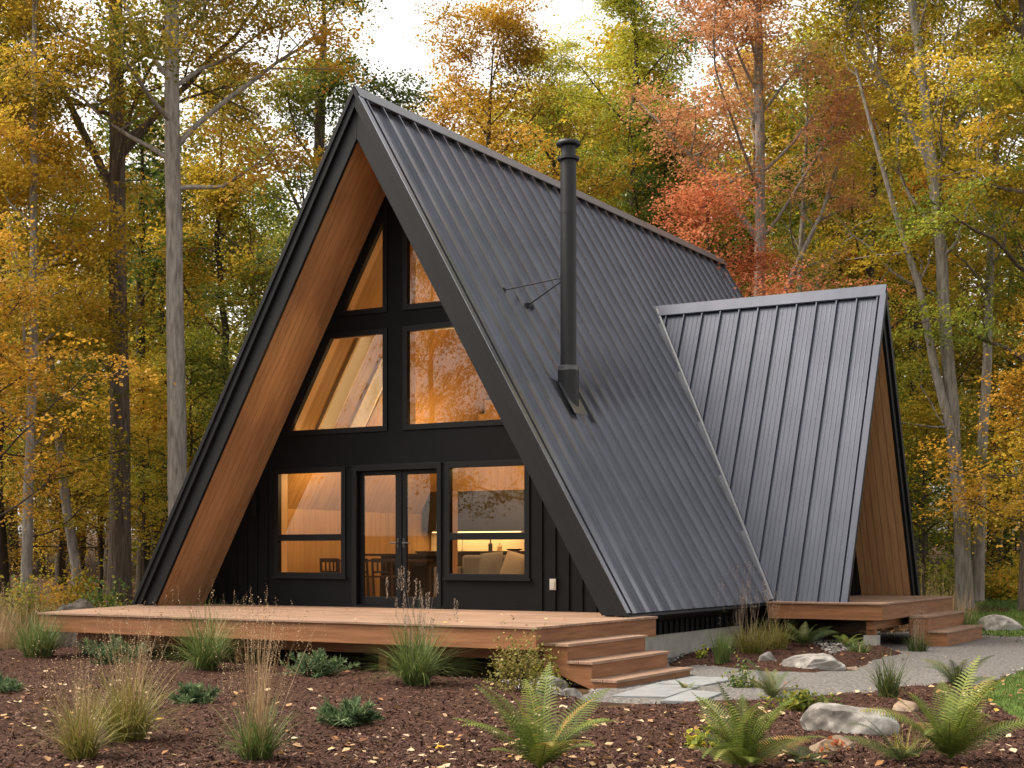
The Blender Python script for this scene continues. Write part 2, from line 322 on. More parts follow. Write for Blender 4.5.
# ---------------------------------------------------------------- the house
H=8.0; W=4.644; LEN=15.08; SY=1.29; T=.34
NRM=Vector((H,0,W)).normalized(); UPS=Vector((-W,0,H)).normalized(); SL=math.hypot(H,W)   # right slope: outward normal, up-slope
house=empty('a_frame_house',(0,0,GZ),0,'black A-frame house with ribbed steel roof, lit windows and cedar soffit','house')
HI=Matrix.Translation((0,0,-GZ))
def hb(mb,name,mats,parent=None,**k):
    o=mb.build(name,mats,None,**k); o.parent=parent or house
    o.matrix_parent_inverse=HI
    return o
def sub(mb,name,mats,parent,**k):
    o=mb.build(name,mats,None,**k); o.parent=parent
    return o
# wing
XW=5.978; YW=8.165; HW=5.69; SW=2.393; TW=.26; XG=4.92
LW=math.hypot(HW,SW); NW=Vector((0,-HW,SW)).normalized(); UW=Vector((0,SW,HW)).normalized()
# ---- main roof right slope: skin + seams, s = distance up slope from the foot at z=0
def rp(s,y,h=0): p=Vector((W,y,0))+UPS*s+NRM*h; return p
roof=MB()
TOPT=.05
# steel sheet and its deck below it
roof.hexa([rp(0,0,-TOPT),rp(0,LEN,-TOPT),rp(SL,LEN,-TOPT),rp(SL,0,-TOPT)],[rp(0,0),rp(0,LEN),rp(SL,LEN),rp(SL,0)])
SP=.43
ny=int((LEN-.1)/SP)
for k in range(ny+1):
    y=.12+k*(LEN-.24)/ny; hw_=.013
    y0,y1=y-hw_,y+hw_
    s0=-.015
    roof.hexa([rp(s0,y0-.002,0.001),rp(s0,y1+.002,0.001),rp(SL-.03,y1+.002,0.001),rp(SL-.03,y0-.002,0.001)],[rp(s0,y0,.070),rp(s0,y1,.070),rp(SL-.03,y1,.070),rp(SL-.03,y0,.070)])
main_roof=hb(roof,'roof',M['roof'])
# left slope with two skylight holes
def lp(s,y,h=0): p=rp(s,y,h); return Vector((-p.x,p.y,p.z))
SKY=[(3.75,5.75,2.2,2.52),(3.75,5.2,3.08,3.40)]     # s0,s1,y0,y1
hol=[[(y0,s0),(y1,s0),(y1,s1),(y0,s1)] for s0,s1,y0,y1 in SKY]
left=MB(); left.plate([(0,0),(LEN,0),(LEN,SL),(0,SL)],hol,lambda p,t: lp(p[1],p[0],t),-TOPT,0)
for k in range(ny+1):
    y=.12+k*(LEN-.24)/ny
    if any(y0-.05<y<y1+.05 for _,_,y0,y1 in SKY): continue
    left.hexa([lp(0,y-.02,.001),lp(0,y+.02,.001),lp(SL-.03,y+.02,.001),lp(SL-.03,y-.02,.001)],[lp(0,y-.015,.05),lp(0,y+.015,.05),lp(SL-.03,y+.015,.05),lp(SL-.03,y-.015,.05)])
sub_left=hb(left,'roof',M['roof'])
cap=MB()                                            # ridge cap: folded strip over the ridge
y0,y1=-.05,LEN+.03
a=rp(SL-.11,0,.074) 
prof=[(a.x,a.z),(.006,H+.125),(-.006,H+.125),(-a.x,a.z),(-a.x-.006,a.z+.008),(0,H+.14),(a.x+.006,a.z+.008)]
cap.prism([(x,y0,z) for x,z in prof],(0,y1-y0,0)); cap_o=sub(cap,'ridge_cap',M['cap'],main_roof)
# core between steel and lining (fills the slab), rake fascias front and back
def slope_slab(mb,sgn,y0,y1,h0,h1,s0=0,s1=SL):
    P=[(rp if sgn>0 else lp)(s,y,h) for s,y,h in ((s0,y0,h0),(s0,y1,h0),(s1,y1,h0),(s1,y0,h0),(s0,y0,h1),(s0,y1,h1),(s1,y1,h1),(s1,y0,h1))]
    mb.hexa(P[:4],P[4:])
# rake fascia as one chevron with mitre at apex
def chevron(off_o,off_i,y,th):
    def pt(h):
        k=h*SL/W; z=H+k            # apex z of a plane moved by h along its normal
        return z, W*(z)/H           # half-width at z=0
    zo,wo=pt(off_o); zi,wi=pt(off_i)
    return [(wo,y,0),(0,y,zo),(-wo,y,0),(-wi,y,0),(0,y,zi),(wi,y,0)]
def chev(mb,off_o,off_i,y,th,zb=0):
    P=[Vector(p) for p in chevron(off_o,off_i,y,th)]
    for k in (0,5,2,3):                              # lower ends run on down the slope to zb
        s=1 if P[k].x>0 else -1; P[k].x+=s*(-zb)*W/H; P[k].z=zb
    d=Vector((0,th,0))
    for q in ((0,1,4,5),(1,2,3,4)): mb.prism([P[j] for j in q],d)
fas=MB()
chev(fas,-.052,-T,0.012,.06,-.03); chev(fas,.03,-.10,-.045,.055,-.03); chev(fas,.066,.0,-.075,.028,-.03)
fas2=MB(); chev(fas2,-.052,-T,LEN-.06,.05,-.03); chev(fas2,.03,-.10,LEN+.002,.04,-.03); hb(fas2,'rake_fascia',M['trim'])
hb(fas,'rake_fascia',M['trim'],bevel=.004)
# light edge flashing line along the right rake
fl=MB(); fl.hexa([rp(-.02,-.08,.062),rp(-.02,.03,.062),rp(SL-.1,.03,.062),rp(SL-.1,-.08,.062)],[rp(-.02,-.08,.072),rp(-.02,.03,.072),rp(SL-.1,.03,.072),rp(SL-.1,-.08,.072)])
sub(fl,'rake_flashing',M['roof'],main_roof)
# soffit lining of the overhang: boards up the slope
sf=MB()
nb=9
for sgn in (1,-1):
    for k in range(nb):
        y0=.075+k*(SY-.075)/nb; y1=.075+(k+1)*(SY-.075)/nb-.009
        slope_slab(sf,sgn,y0,y1,-T+.02,-T+.035,.06 if sgn<0 else .06,SL-.63)
hb(sf,'soffit',M['soffit'])
ev=MB()                                              # eave closing strips
slope_slab(ev,1,.075,LEN-.06,-T,-TOPT-.002,-.02,.03); ev2=MB(); slope_slab(ev2,-1,.075,LEN-.06,-T,-TOPT-.002,-.02,.03); hb(ev2,'eave_trim',M['trim'])
ev.hexa([rp(-.06,-.02,-.06),rp(-.06,LEN,-.06),rp(-.02,LEN,-.06),rp(-.02,-.02,-.06)],[rp(-.06,-.02,-.004),rp(-.06,LEN,-.004),rp(-.02,LEN,-.004),rp(-.02,-.02,-.004)])
hb(ev,'eave_trim',M['trim'])
# interior slope lining (boards up the slope), with holes for skylights
li=MB(); 
yy=SY+.02
while yy<7.1:
    y1=yy+.157
    for sgn in (1,-1):
        segs=[(.05,SL-.5)]
        if sgn<0:
            for s0,s1,a0,a1 in SKY:
                if y1>a0 and yy<a1: segs=[(.05,s0),(s1,SL-.5)]
        for s0,s1 in segs: slope_slab(li,sgn,yy,y1-.002,-T-.005,-T+.02,s0,s1)
    yy+=.16
hb(li,'interior_lining',M['lining'])
for s0,s1,a0,a1 in SKY:                               # skylight: deep pale reveal, glass on top
    sk=MB()
    f=.05
    for (p0,p1,q0,q1) in ((s0,s1,a0-f,a0),(s0,s1,a1,a1+f),(s0-f,s0,a0-f,a1+f),(s1,s1+f,a0-f,a1+f)): slope_slab(sk,-1,q0,q1,-T-.045,.05,p0,p1)
    so_=hb(sk,'skylight',M['white'])
    gp=MB(); slope_slab(gp,-1,a0,a1,.0,.01,s0,s1); sub(gp,'pane',M['glass'],so_)
# ---- facade
DZ=-.046
def tri_half(z,h): return W*(1-(z-h*SL/W)/H)        # half width at height z of slope plane moved by h
zl=H-(T-.04)*SL/W                                   # apex under the lining
fo=[(tri_half(DZ,-T+.04),DZ),(0,zl),(-tri_half(DZ,-T+.04),DZ)]
FR=.055
def inset(poly,d):                                  # convex polygon (counter-clockwise) inset by d
    n=len(poly); out=[]
    for i in range(n):
        p0,p1,p2=[Vector(poly[j]) for j in ((i-1)%n,i,(i+1)%n)]
        e1=(p1-p0).normalized(); e2=(p2-p1).normalized(); n1=Vector((-e1.y,e1.x)); n2=Vector((-e2.y,e2.x))
        k=d/(1+n1.dot(n2)); out.append(tuple(p1+(n1+n2)*k))
    return out
def rect(x0,x1,z0,z1): return [(x0,z0),(x1,z0),(x1,z1),(x0,z1)]
CX=-.156                                            # centre mullion
def slx(z,off): return -(tri_half(z,-T)-off)        # x of a line parallel to the left slope
OFF=.50
kk=dict()
ml0=-2.45; sl=( -1.66+2.45)/(4.55-2.90)             # left edge of the upper windows, parallel to the roof
def lx(z): return -2.45+(z-2.90)*W/H
gx=.21
mid_l=[(lx(2.90),2.90),(CX-gx+.02,2.90),(CX-gx+.02,4.53),(lx(4.53),4.53)]
top_l=[(lx(4.86),4.86),(CX-gx+.02,4.86),(CX-gx+.02,2.90+(CX-gx+.02+2.45)*H/W)]
def rx(z): return 2.45-.31+.25-(z-2.90)*W/H
mid_r=[(CX+gx-.02,2.90),(rx(2.90),2.90),(rx(4.53),4.53),(CX+gx-.02,4.53)]
top_r=[(CX+gx-.02,4.86),(rx(4.86),4.86),(CX+gx-.02,2.90+(rx(2.90)-CX-gx+.02)*H/W)]
low_l=rect(-2.66,-1.20,.47,2.275); low_r=rect(.86,2.35,.47,2.275); door=rect(-.98,.70,DZ+.001,2.265)
wall=MB()
f3=lambda p,t: Vector((p[0],t,p[1]))
door_hole=rect(-.98,.70,DZ+.02,2.265)
wall.plate(fo,[mid_l,top_l,mid_r,top_r,low_l,low_r,door_hole],f3,SY,SY+.20)
# flat panel field proud of battens, and battens at both corners
for x in [2.59+.235*k for k in range(8)]+[-2.86-.235*k for k in range(8)]:
    zt=H*(1-abs(x)/W)-(T+(.25 if x>0 else .0))*SL/W
    zt=min(zt,2.3 if x>0 else 4)
    if zt>.1: wall.box((x-.022,SY-.024,DZ+.003),(x+.022,SY-.001,zt))
wall.box((-2.85,SY-.018,2.30),(2.60,SY-.002,2.34)); wall.box((-2.87,SY-.018,DZ+.004),(2.60,SY-.002,DZ+.05))
facade=hb(wall,'facade_wall',M['black'])
# raking frame strips along the slopes over the facade
rk=MB()
for sg in (1,):
    def hx(z,h): return sg*tri_half(z,h)
    zb=DZ+.006
    za=H-(T+.02)*SL/W; zc=H-(T+.30)*SL/W
    rk.prism([(hx(zb,-T-.02),SY-.03,zb),(0,SY-.03,za),(0,SY-.03,zc),(hx(zb,-T-.30),SY-.03,zb)],(0,.028,0))
sub(rk,'rake_band',M['black'],facade)
def window(poly,name='window',split=None,fr=FR,panes=True):
    mb=MB(); inner=inset(poly,fr)
    holes=[inner]
    if split:
        (x0,z0),(x1,_),(_,z1),_=inner
        holes=[rect(x0,x1,z0,split-.055),rect(x0,x1,split+.055,z1)]
    # outer casing slightly larger than the hole, standing proud
    out_=inset(poly,-.035)
    mb.plate(out_,holes,f3,SY-.024,SY-.002)
    mb.plate(inset(poly,.002),holes,f3,SY-.002+.0005,SY+.07)
    w_=hb(mb,name,M["frame"],bevel=.003); w_.matrix_parent_inverse=HI
    pg=None
    for h in holes:
        g_=MB(); g_.plate(inset(h,-.008),[],f3,SY+.022,SY+.03); sub(g_,'pane',M['glass'],w_)
    j=MB(); j.plate(inset(poly,.002),[inset(poly,.03)],f3,SY+.0705,SY+.26); sub(j,'jamb',M['jamb'],w_)
    return w_
window(mid_l); window(top_l); window(mid_r); window(top_r)
for p in (low_l,low_r):
    wi=window(p,split=1.12)
    s_=MB(); s_.box((p[0][0]-.07,SY-.055,p[0][1]-.05),(p[1][0]+.07,SY-.025,p[0][1]-.012)); sub(s_,'sill',M['frame'],wi)
# door: recessed leaf pair
dm=MB(); dp=[rect(-.855,-.205,.13,2.145),rect(.015,.645,.13,2.145)]
dm.plate(rect(-.935,.665,DZ+.03,2.22),dp,f3,SY+.07,SY+.12)
dm.plate(rect(-1.03,.75,DZ+.004,2.32),[rect(-.935,.665,DZ+.03,2.22)],f3,SY-.024,SY-.003)
dm.plate(rect(-.978,.698,DZ+.022,2.262),[rect(-.935,.665,DZ+.03,2.22)],f3,SY-.0025,SY+.13)
dm.box((-.115,SY+.055,DZ+.03),(-.075,SY+.0695,2.22))
door_o=hb(dm,"door",M["frame"],bevel=.003)
for p in dp:
    g_=MB(); g_.plate(inset(p,-.008),[],f3,SY+.085,SY+.093); sub(g_,'pane',M['glass'],door_o)
for x,sgn in ((-.155,-1),(-.035,1)):
    hd=MB(); hd.tube([(x,SY+.069,1.02),(x,SY+.02,1.02),(x+sgn*.13,SY+.02,1.02)],.010,8); hd.box((x-.022,SY+.062,.94),(x+.022,SY+.0695,1.1)); sub(hd,'handle',M['counter'],door_o)
th=MB(); th.box((-1.0,SY-.09,DZ+.002),(.72,SY+.06,DZ+.018)); sub(th,'threshold',M['trim'],door_o)
# ---- rear wall, partition, floor, knee wall
bw=MB(); bw.plate([(tri_half(.0,-T+.03),0),(0,zl),(-tri_half(0,-T+.03),0)],[],f3,LEN-.9,LEN-.7); hb(bw,'rear_wall',M['black'])
fl=MB(); fl.box((-4.2,SY+.201,-.06),(4.2,LEN-.91,-.005)); hb(fl,'floor_slab',M['floor'])
iw=MB()
k=0
xx=-4.0
while xx<4.0:                                        # partition of vertical boards at the back of the room
    x1=xx+.16; zt=min(H*(1-abs(a_)/W)-(T+.01)*SL/W for a_ in (xx,x1))
    if zt>.1: iw.box((xx,7.0,0),(x1-.003,7.06,zt))
    xx=x1
hb(iw,'partition_wall',M['lining'])
kw=MB(); yy=SY+.27
while yy<6.9: kw.box((-3.32,yy,0),(-3.28,yy+.157,1.74)); yy+=.16
hb(kw,'knee_wall',M['lining'])
# ---- skirting wall and foundation under the right eave
sk=MB(); sk.box((W-.36,.35,-.385),(W-.30,LEN-.5,.30))
y=.5
while y<5.6: sk.box((W-.30,y,-.383),(W-.272,y+.03,.02)); y+=.205
hb(sk,'skirting_wall',M['black'])
fd=MB(); fd.box((W-.40,.4,GZ-.3),(W-.315,5.3,-.387)); fd.box((-4.2,LEN-1,GZ-.3),(4.2,LEN-.9,-.387)); fd.box((-W+.315,1.3,GZ-.3),(-W+.4,LEN-.5,-.1)); fd.box((-4.2,1.32,GZ-.3),(4.2,1.46,-.1))
hb(fd,'foundation',M['concrete'])
# ---- wing: front slope (faces -y)
def wp(x,s,h=0,front=True):
    p=Vector((x,YW-SW,0))+UW*s+NW*h
    return p if front else Vector((p.x,2*YW-p.y,p.z))
def vz(x): return max(0,H*(1-x/W))                  # height of the valley at x
def vs(x): return vz(x)/HW*LW
xin=W*(1-HW/H)
wr=MB()
for front in (True,False):
    lo,hi=[],[]
    P=[(xin,LW),(W,0),(XW,0),(XW,LW)]
    wr.prism([wp(x,s,-.05,front) for x,s in P],(NW if front else Vector((0,HW,SW)).normalized())*.05)
    k=0; SPW=.385; x=XW-.10
    while x>xin+.15:
        s0=vs(x)+.05 if x<W else -.012
        wr.hexa([wp(x-.017,s0,.001,front),wp(x+.017,s0,.001,front),wp(x+.017,LW-.03,.001,front),wp(x-.017,LW-.03,.001,front)],[wp(x-.011,s0,.048,front),wp(x+.011,s0,.048,front),wp(x+.011,LW-.03,.048,front),wp(x-.011,LW-.03,.048,front)])
        for q in (SPW*.27,SPW*.5,SPW*.73):
            xq=x-q
            if xq>xin+.1 and front:
                sq=vs(xq)+.05 if xq<W else -.01
                wr.hexa([wp(xq-.012,sq,.001),wp(xq+.012,sq,.001),wp(xq+.012,LW-.05,.001),wp(xq-.012,LW-.05,.001)],[wp(xq-.003,sq,.0035),wp(xq+.003,sq,.0035),wp(xq+.003,LW-.05,.0035),wp(xq-.003,LW-.05,.0035)])
        x-=SPW
wroof=hb(wr,'wing_roof',M['wingroof'])
wc=MB()                                             # ridge cap
a=wp(0,LW-.15,.05); ay,az=a.y,a.z
pr=[(ay,az),(YW-.01,HW+.055),(YW+.01,HW+.055),(2*YW-ay,az),(2*YW-ay+.006,az+.02),(YW,HW+.115),(ay-.006,az+.02)]
wc.prism([(xin-.02,y,z) for y,z in pr],(XW-xin+.06,0,0)); sub(wc,'ridge_cap',M['wingroof'],wroof)
vf=MB()                                             # valley flashing: folded strip standing on the main roof along the valley
A=Vector((W,YW-SW,0)); B=Vector((xin,YW,HW)); dv=(B-A).normalized()
for nn,side in ((NRM,-1),(NW,1)):
    t=dv.cross(nn).normalized()
    if (t.dot(Vector((0,1,0)))>0)==(side<0): t=-t
    if side>0 and t.x<0: t=-t
    wdt=.07 if side<0 else .10
    hgt=.075 if side<0 else .060
    vf.hexa([A+nn*.001,A+t*wdt+nn*.001,B+t*wdt+nn*.001,B+nn*.001],[A+nn*hgt,A+t*wdt+nn*hgt,B+t*wdt+nn*hgt,B+nn*hgt])
sub(vf,'valley_flashing',M['cap'],wroof)
# wing rake fascia + soffits + gable wall
wf=MB()
def wchev(mb,ho,hi_,x,th,zb=0):
    def pt(h): z=HW+h*LW/SW; return z, SW*z/HW
    zo,wo=pt(ho); zi,wi=pt(hi_)
    e=-zb*SW/HW
    mb.prism([(x,YW-wo-e,zb),(x,YW,zo),(x,YW,zi),(x,YW-wi-e,zb)],(th,0,0)); mb.prism([(x,YW,zo),(x,YW+wo+e,zb),(x,YW+wi+e,zb),(x,YW,zi)],(th,0,0))
wchev(wf,-.052,-TW,XW-.06,.05); wchev(wf,.02,-.10,XW+.001,.04)
hb(wf,'wing_rake_fascia',M['trim'],bevel=.004)
rt=MB(); rt.hexa([wp(XW-.05,-.01,.048),wp(XW+.06,-.01,.048),wp(XW+.06,LW-.1,.048),wp(XW-.05,LW-.1,.048)],[wp(XW-.05,-.01,.062),wp(XW+.06,-.01,.062),wp(XW+.06,LW-.1,.062),wp(XW-.05,LW-.1,.062)])
rt.hexa([wp(W,-.05,-.06),wp(XW+.04,-.05,-.06),wp(XW+.04,-.012,-.06),wp(W,-.012,-.06)],[wp(W,-.05,-.004),wp(XW+.04,-.05,-.004),wp(XW+.04,-.012,-.004),wp(W,-.012,-.004)])
sub(rt,'rake_flashing',M['wingroof'],wroof)
ws=MB(); nb=7
for front in (True,False):
    for k in range(nb):
        x0=XG+k*(XW-.065-XG)/nb; x1=XG+(k+1)*(XW-.065-XG)/nb-.009
        ws.hexa([wp(x0,.05,-TW+.01,front),wp(x1,.05,-TW+.01,front),wp(x1,LW-.5,-TW+.01,front),wp(x0,LW-.5,-TW+.01,front)],[wp(x0,.05,-TW+.03,front),wp(x1,.05,-TW+.03,front),wp(x1,LW-.5,-TW+.03,front),wp(x0,LW-.5,-TW+.03,front)])
hb(ws,'wing_soffit',M['soffit_wing'])
wg=MB(); zz=HW-(TW-.03)*LW/SW; wy=SW*zz/HW
wg.prism([(XG-.15,YW-wy,0),(XG-.15,YW+wy,0),(XG-.15,YW,zz)],(.148,0,0))
y=YW-wy+.1
while y<YW+wy-.1:
    zt=zz*(1-abs(y-YW)/wy)-.25
    if zt>.2: wg.box((XG-.001,y-.02,.03),(XG+.022,y+.02,zt))
    y+=.235
hb(wg,'wing_gable_wall',M['black'])
wb=MB(); wb.box((W-.30,YW-SW+.25,-.38),(XG-.02,YW+SW-.25,-.01)); hb(wb,'wing_base_wall',M['black'])
# ---- flue
FX,FY=2.735,1.90
zr=H*(1-FX/W)
fb=MB(); fb.lathe((FX,FY,0),[(.126,zr-.25),(.126,5.20),(.129,5.20),(.129,5.235),(.126,5.235),(.126,6.20),(.129,6.20),(.129,6.235),(.126,6.235),(.126,7.05)],28)
flue=hb(fb,'chimney_flue',M['flue'],smooth=True)
cp=MB(); cp.lathe((FX,FY,0),[(.14,7.04),(.178,7.05),(.178,7.09),(.14,7.10),(.115,7.105),(.115,7.27),(.19,7.28),(.195,7.31),(.17,7.35),(.05,7.37)],28); sub(cp,'flue_cap',M['flue'],flue,smooth=True)
bt=MB(); bt.lathe((FX,FY,0),[(.168,zr-.35),(.168,3.73),(.16,3.74),(.15,3.80)],24); bt.tube([(FX,FY,zr-.05),(FX,FY,zr+.02)],.164,20)
sub(bt,'flue_boot',M['flue'],flue,smooth=True); rg=MB(); rg.lathe((FX,FY,0),[(.14,3.72),(.162,3.73),(.162,3.80),(.14,3.81)],24); sub(rg,'flue_collar',M['fluering'],flue,smooth=True)
zf=zr; s_f=math.hypot(W-FX,zf); fp=MB(); slope_slab(fp,1,FY-.23,FY+.23,.0715,.076,s_f-.34,s_f+.24); sub(fp,'roof_flashing',M['roof'],flue)
for q in ((1.73,1.55,5.02),(1.815,2.2,4.874)):
    br=MB(); br.tube([Vector(q)+NRM*.03,(FX,FY,5.22)],.011,6); br.box(Vector(q)-Vector((.02,.03,.02)),Vector(q)+Vector((.05,.03,.05))); sub(br,'flue_brace',M['flue'],flue)

# ---------------------------------------------------------------- decks and steps
def decking(x0,x1,y0,y1,z,label,skew=0,side=None,xback=None):
    d=empty('wooden_deck',((x0+x1)/2,y0,GZ),0,label,'deck'); IV=d.matrix_basis.inverted()
    def p(mb,name,mt,par=None,**k):
        o=mb.build(name,mt,None,**k); o.parent=par or d
        if par is None: o.matrix_parent_inverse=Matrix.Translation((-(x0+x1)/2,-y0,-GZ))
        return o
    b=MB(); nb=int(round((y1-y0)/.145)); rnd=random.Random(5)
    for k in range(nb):
        ya=y0-.03+k*(y1-y0+.03)/nb; yb=ya+(y1-y0+.03)/nb-.009
        xs=[x0-skew*(ya-y0)/(y1-y0)-.03]; 
        xj=xs[0]+rnd.uniform(1.2,3.6)
        while xj<x1-.8: xs.append(xj); xj+=rnd.uniform(2.4,3.6)
        xs.append(x1+.03 if side is None or ya<side-.05 else xback)
        for i in range(len(xs)-1): b.box((xs[i]+.0015,ya,z-.03),(xs[i+1]-.0015,yb,z))
    p(b,'deck_board',M['deck'],bevel=.003)
    f=MB()
    xs=[x0]; 
    while xs[-1]+3.4<x1: xs.append(xs[-1]+3.4)
    xs.append(x1)
    for i in range(len(xs)-1): f.box((xs[i]+.001,y0,z-.285),(xs[i+1]-.001,y0+.04,z-.031))
    p(f,'front_fascia',M['fascia'],bevel=.004)
    f=MB(); f.box((x1-.04,y0+.041,z-.285),(x1,side or y1,z-.031)); p(f,'side_fascia',M['fasciaY'],bevel=.004)
    f=MB(); f.hexa([(x0,y0+.041,z-.285),(x0+.04,y0+.041,z-.285),(x0+.04-skew,y1,z-.285),(x0-skew,y1,z-.285)],[(x0,y0+.041,z-.031),(x0+.04,y0+.041,z-.031),(x0+.04-skew,y1,z-.031),(x0-skew,y1,z-.031)]); p(f,'side_fascia',M['fasciaY'])
    return d,p
dk,dp_=decking(-3.75,4.88,-2.95,SY-.03,DZ,'broad cedar deck across the front of the house',skew=1.5,side=.52,xback=4.26)
bm_=MB(); bm_.box((-3.6,-2.35,-.50),(4.7,-2.25,-.332)); bm_.box((-4.3,-.4,-.50),(4.2,-.3,-.332)); dp_(bm_,'beam',M['fascia'])
for x in (-3.2,-.33,2.2,4.5):
    po=MB(); po.box((x-.07,-2.37,GZ-.2),(x+.07,-2.23,-.501)); dp_(po,'post',M['fascia'])
wk,wp_=decking(W+.08,6.69,5.50,10.4,.02,'small cedar deck under the side wing gable')
for x,y in ((6.45,5.75),(6.45,9.9)):
    po=MB(); po.box((x-.07,y-.07,-.52),(x+.07,y+.07,-.42)); wp_(po,'post',M['fascia'])
    pf=MB(); pf.box((x-.11,y-.11,GZ-.1),(x+.11,y+.11,-.521)); wp_(pf,'footing',M['concrete'])
bm_=MB(); bm_.box((6.40,5.6,-.42),(6.52,10.2,-.267)); wp_(bm_,'beam',M['fasciaY'])
def steps(name_label,x0,y0,y1,z0,run,rise,n,zg):
    e=empty('wooden_steps',(x0,y0,GZ),0,name_label,'steps'); IV=Matrix.Translation((-x0,-y0,-GZ))
    def p(mb,name,mt,**k):
        o=mb.build(name,mt,None,**k); o.parent=e; o.matrix_parent_inverse=IV; return o
    zs=[z0-rise*(k+1) for k in range(n)]
    for k,z in enumerate(zs):
        x=x0+run*k
        t=MB()
        for q in range(2): t.box((x+.003+(run+.0)/2*q,y0-.03,z-.035),(x+run/2*(q+1)+(.028 if q else -.004),y1+.03,z))
        p(t,'tread',M['deckY'],bevel=.004)
        r_=MB(); zb=(zs[k+1] if k+1<n else zg-.02); r_.box((x+run-.03,y0+.042,zb+.001),(x+run,y1-.042,z-.036)); p(r_,'riser',M['fasciaY'])
    for ya in (y0,y1-.04):
        P=[(x0+.002,z0-rise-.036)]
        for k,z in enumerate(zs):
            P.append((x0+run*(k+1),z-.036))
            P.append((x0+run*(k+1),(zs[k+1]-.036) if k+1<n else zg-.02))
        P+= [(x0+run*n-.28,zg-.02),(x0+.002,z0-rise-.30)]
        s_=MB()
        s_.plate(P,[],lambda q,t: Vector((q[0],t,q[1])),ya,ya+.04); p(s_,'stringer',M['fascia'])
    return e
steps('three-tread cedar steps at the right end of the front deck',4.885,-2.76,-.55,DZ,.325,.205,3,GZ)
steps('two low cedar steps beside the wing deck',6.695,7.15,9.9,.02,.33,.26,2,GZ)
#==OBJECTS
# ---------------------------------------------------------------- small things fixed to or standing in the house
def thing_mesh(mb,name,mt,label,cat,group=None,loc=None,**k):
    o=mb.build(name,mt,**k); tag(o,label,cat,group); return o
wl=empty('wall_lamp',(-3.08,SY,1.69),0,'slim black wall lamp on the dark siding left of the windows','wall lamp')
b=MB(); b.box((-.04,-.10,-.19),(.04,-.03,.19)); b.build('lamp_body',M['frame'],wl,bevel=.004)
b=MB(); b.box((-.03,-.03,-.10),(.03,-.002,.10)); b.build('backplate',M['frame'],wl)
ob=empty('outlet_box',(2.81,SY,.37),0,'small metal outlet box on the dark siding right of the windows','outlet box')
b=MB(); b.box((-.055,-.045,-.085),(.055,-.0255,.085)); b.build('box_body',M['steel'],ob,bevel=.004)
b=MB(); b.box((-.035,-.055,-.065),(.035,-.0455,.05)); b.build('cover',M['steel'],ob,bevel=.003)
b=MB(); b.box((-.10,-.040,.105),(.10,-.0245,.115)); b.build('drip_cap',M['frame'],ob)

# kitchen along the partition, behind the glass
kt=empty('kitchen_counter',(-2.1,6.4,0),0,'dark kitchen counter with lit backsplash seen through the door glass','kitchen counter')
b=MB(); b.box((-1.1,.02,.05),(1.3,.58,.86)); b.build('base_cabinet',M['cab'],kt)
b=MB(); b.box((-1.12,-.02,.861),(1.32,.58,.90)); b.build('countertop',M['counter'],kt,bevel=.003)
b=MB(); b.box((-1.12,.575,.901),(1.32,.592,1.30)); b.build('backsplash',M['splash'],kt)
wcab=empty('wall_cabinet',(-2.1,6.64,1.30),0,'dark wall cabinets above the lit backsplash in the kitchen','cabinet')
for k in range(6):
    b=MB(); b.box((-1.1+k*.4+.002,0,0),(-1.1+(k+1)*.4-.002,.02,.82)); b.build('cabinet_door',M['cab'],wcab)
b=MB(); b.box((-1.1,.0205,.0),(1.3,.35,.82)); b.build('carcass',M['cab'],wcab)
b=MB(); b.box((-.95,.12,-.022),(1.15,.16,-.002)); b.build('light_strip',M['glow'],wcab)
fc=empty('kitchen_tap',(-2.35,6.82,.90),0,'slender steel tap on the dark kitchen counter','tap')
b=MB(); b.tube([(0,0,0),(0,0,.28),(0,-.06,.33),(0,-.14,.31),(0,-.15,.26)],.011,8); b.build('spout',M['steel'],fc)
b=MB(); b.lathe((0,0,0),[(.025,0),(.022,.03)],10); b.build('base',M['steel'],fc)
for x,hh,r_,lab,mt in ((-1.62,.24,.045,'dark bottle on the counter beneath the wall cabinets','counter'),(-1.40,.16,.05,'short pale jar on the counter beneath the wall cabinets','jamb')):
    b=MB(); b.lathe((0,0,0),[(r_,0),(r_,hh*.6),(r_*.35,hh*.75),(r_*.35,hh)],14); o=thing_mesh(b,'bottle' if hh>.2 else 'jar',M[mt],lab,'bottle' if hh>.2 else 'jar'); o.location=(x,6.72,.901)
b=MB(); b.lathe((0,0,0),[(.10,0),(.17,.04),(.165,.045),(.09,.012)],18); o=thing_mesh(b,'tray',M['chairwood'],'shallow dark wooden tray on the kitchen counter','tray'); o.location=(-1.05,6.7,.901)
isl=empty('kitchen_island',(-2.05,4.6,0),0,'dark kitchen island with a black overhanging top behind the door','kitchen island')
b=MB(); b.box((-.55,-.3,0),(.75,.32,.80)); b.build('island_body',M['cab'],isl)
b=MB(); b.box((-.85,-.42,.801),(.85,.4,.845)); b.build('countertop',M['counter'],isl,bevel=.003)
tb=empty('dining_table',(-2.15,3.75,0),0,'dark wooden dining table behind the glass door','table')
b=MB(); b.box((-.85,-.42,.70),(.85,.42,.735)); b.build('tabletop',M['chairwood'],tb,bevel=.003)
for x in (-.78,.78):
    for y in (-.36,.36):
        b=MB(); b.box((x-.03,y-.03,0),(x+.03,y+.03,.699)); b.build('leg',M['chairwood'],tb)
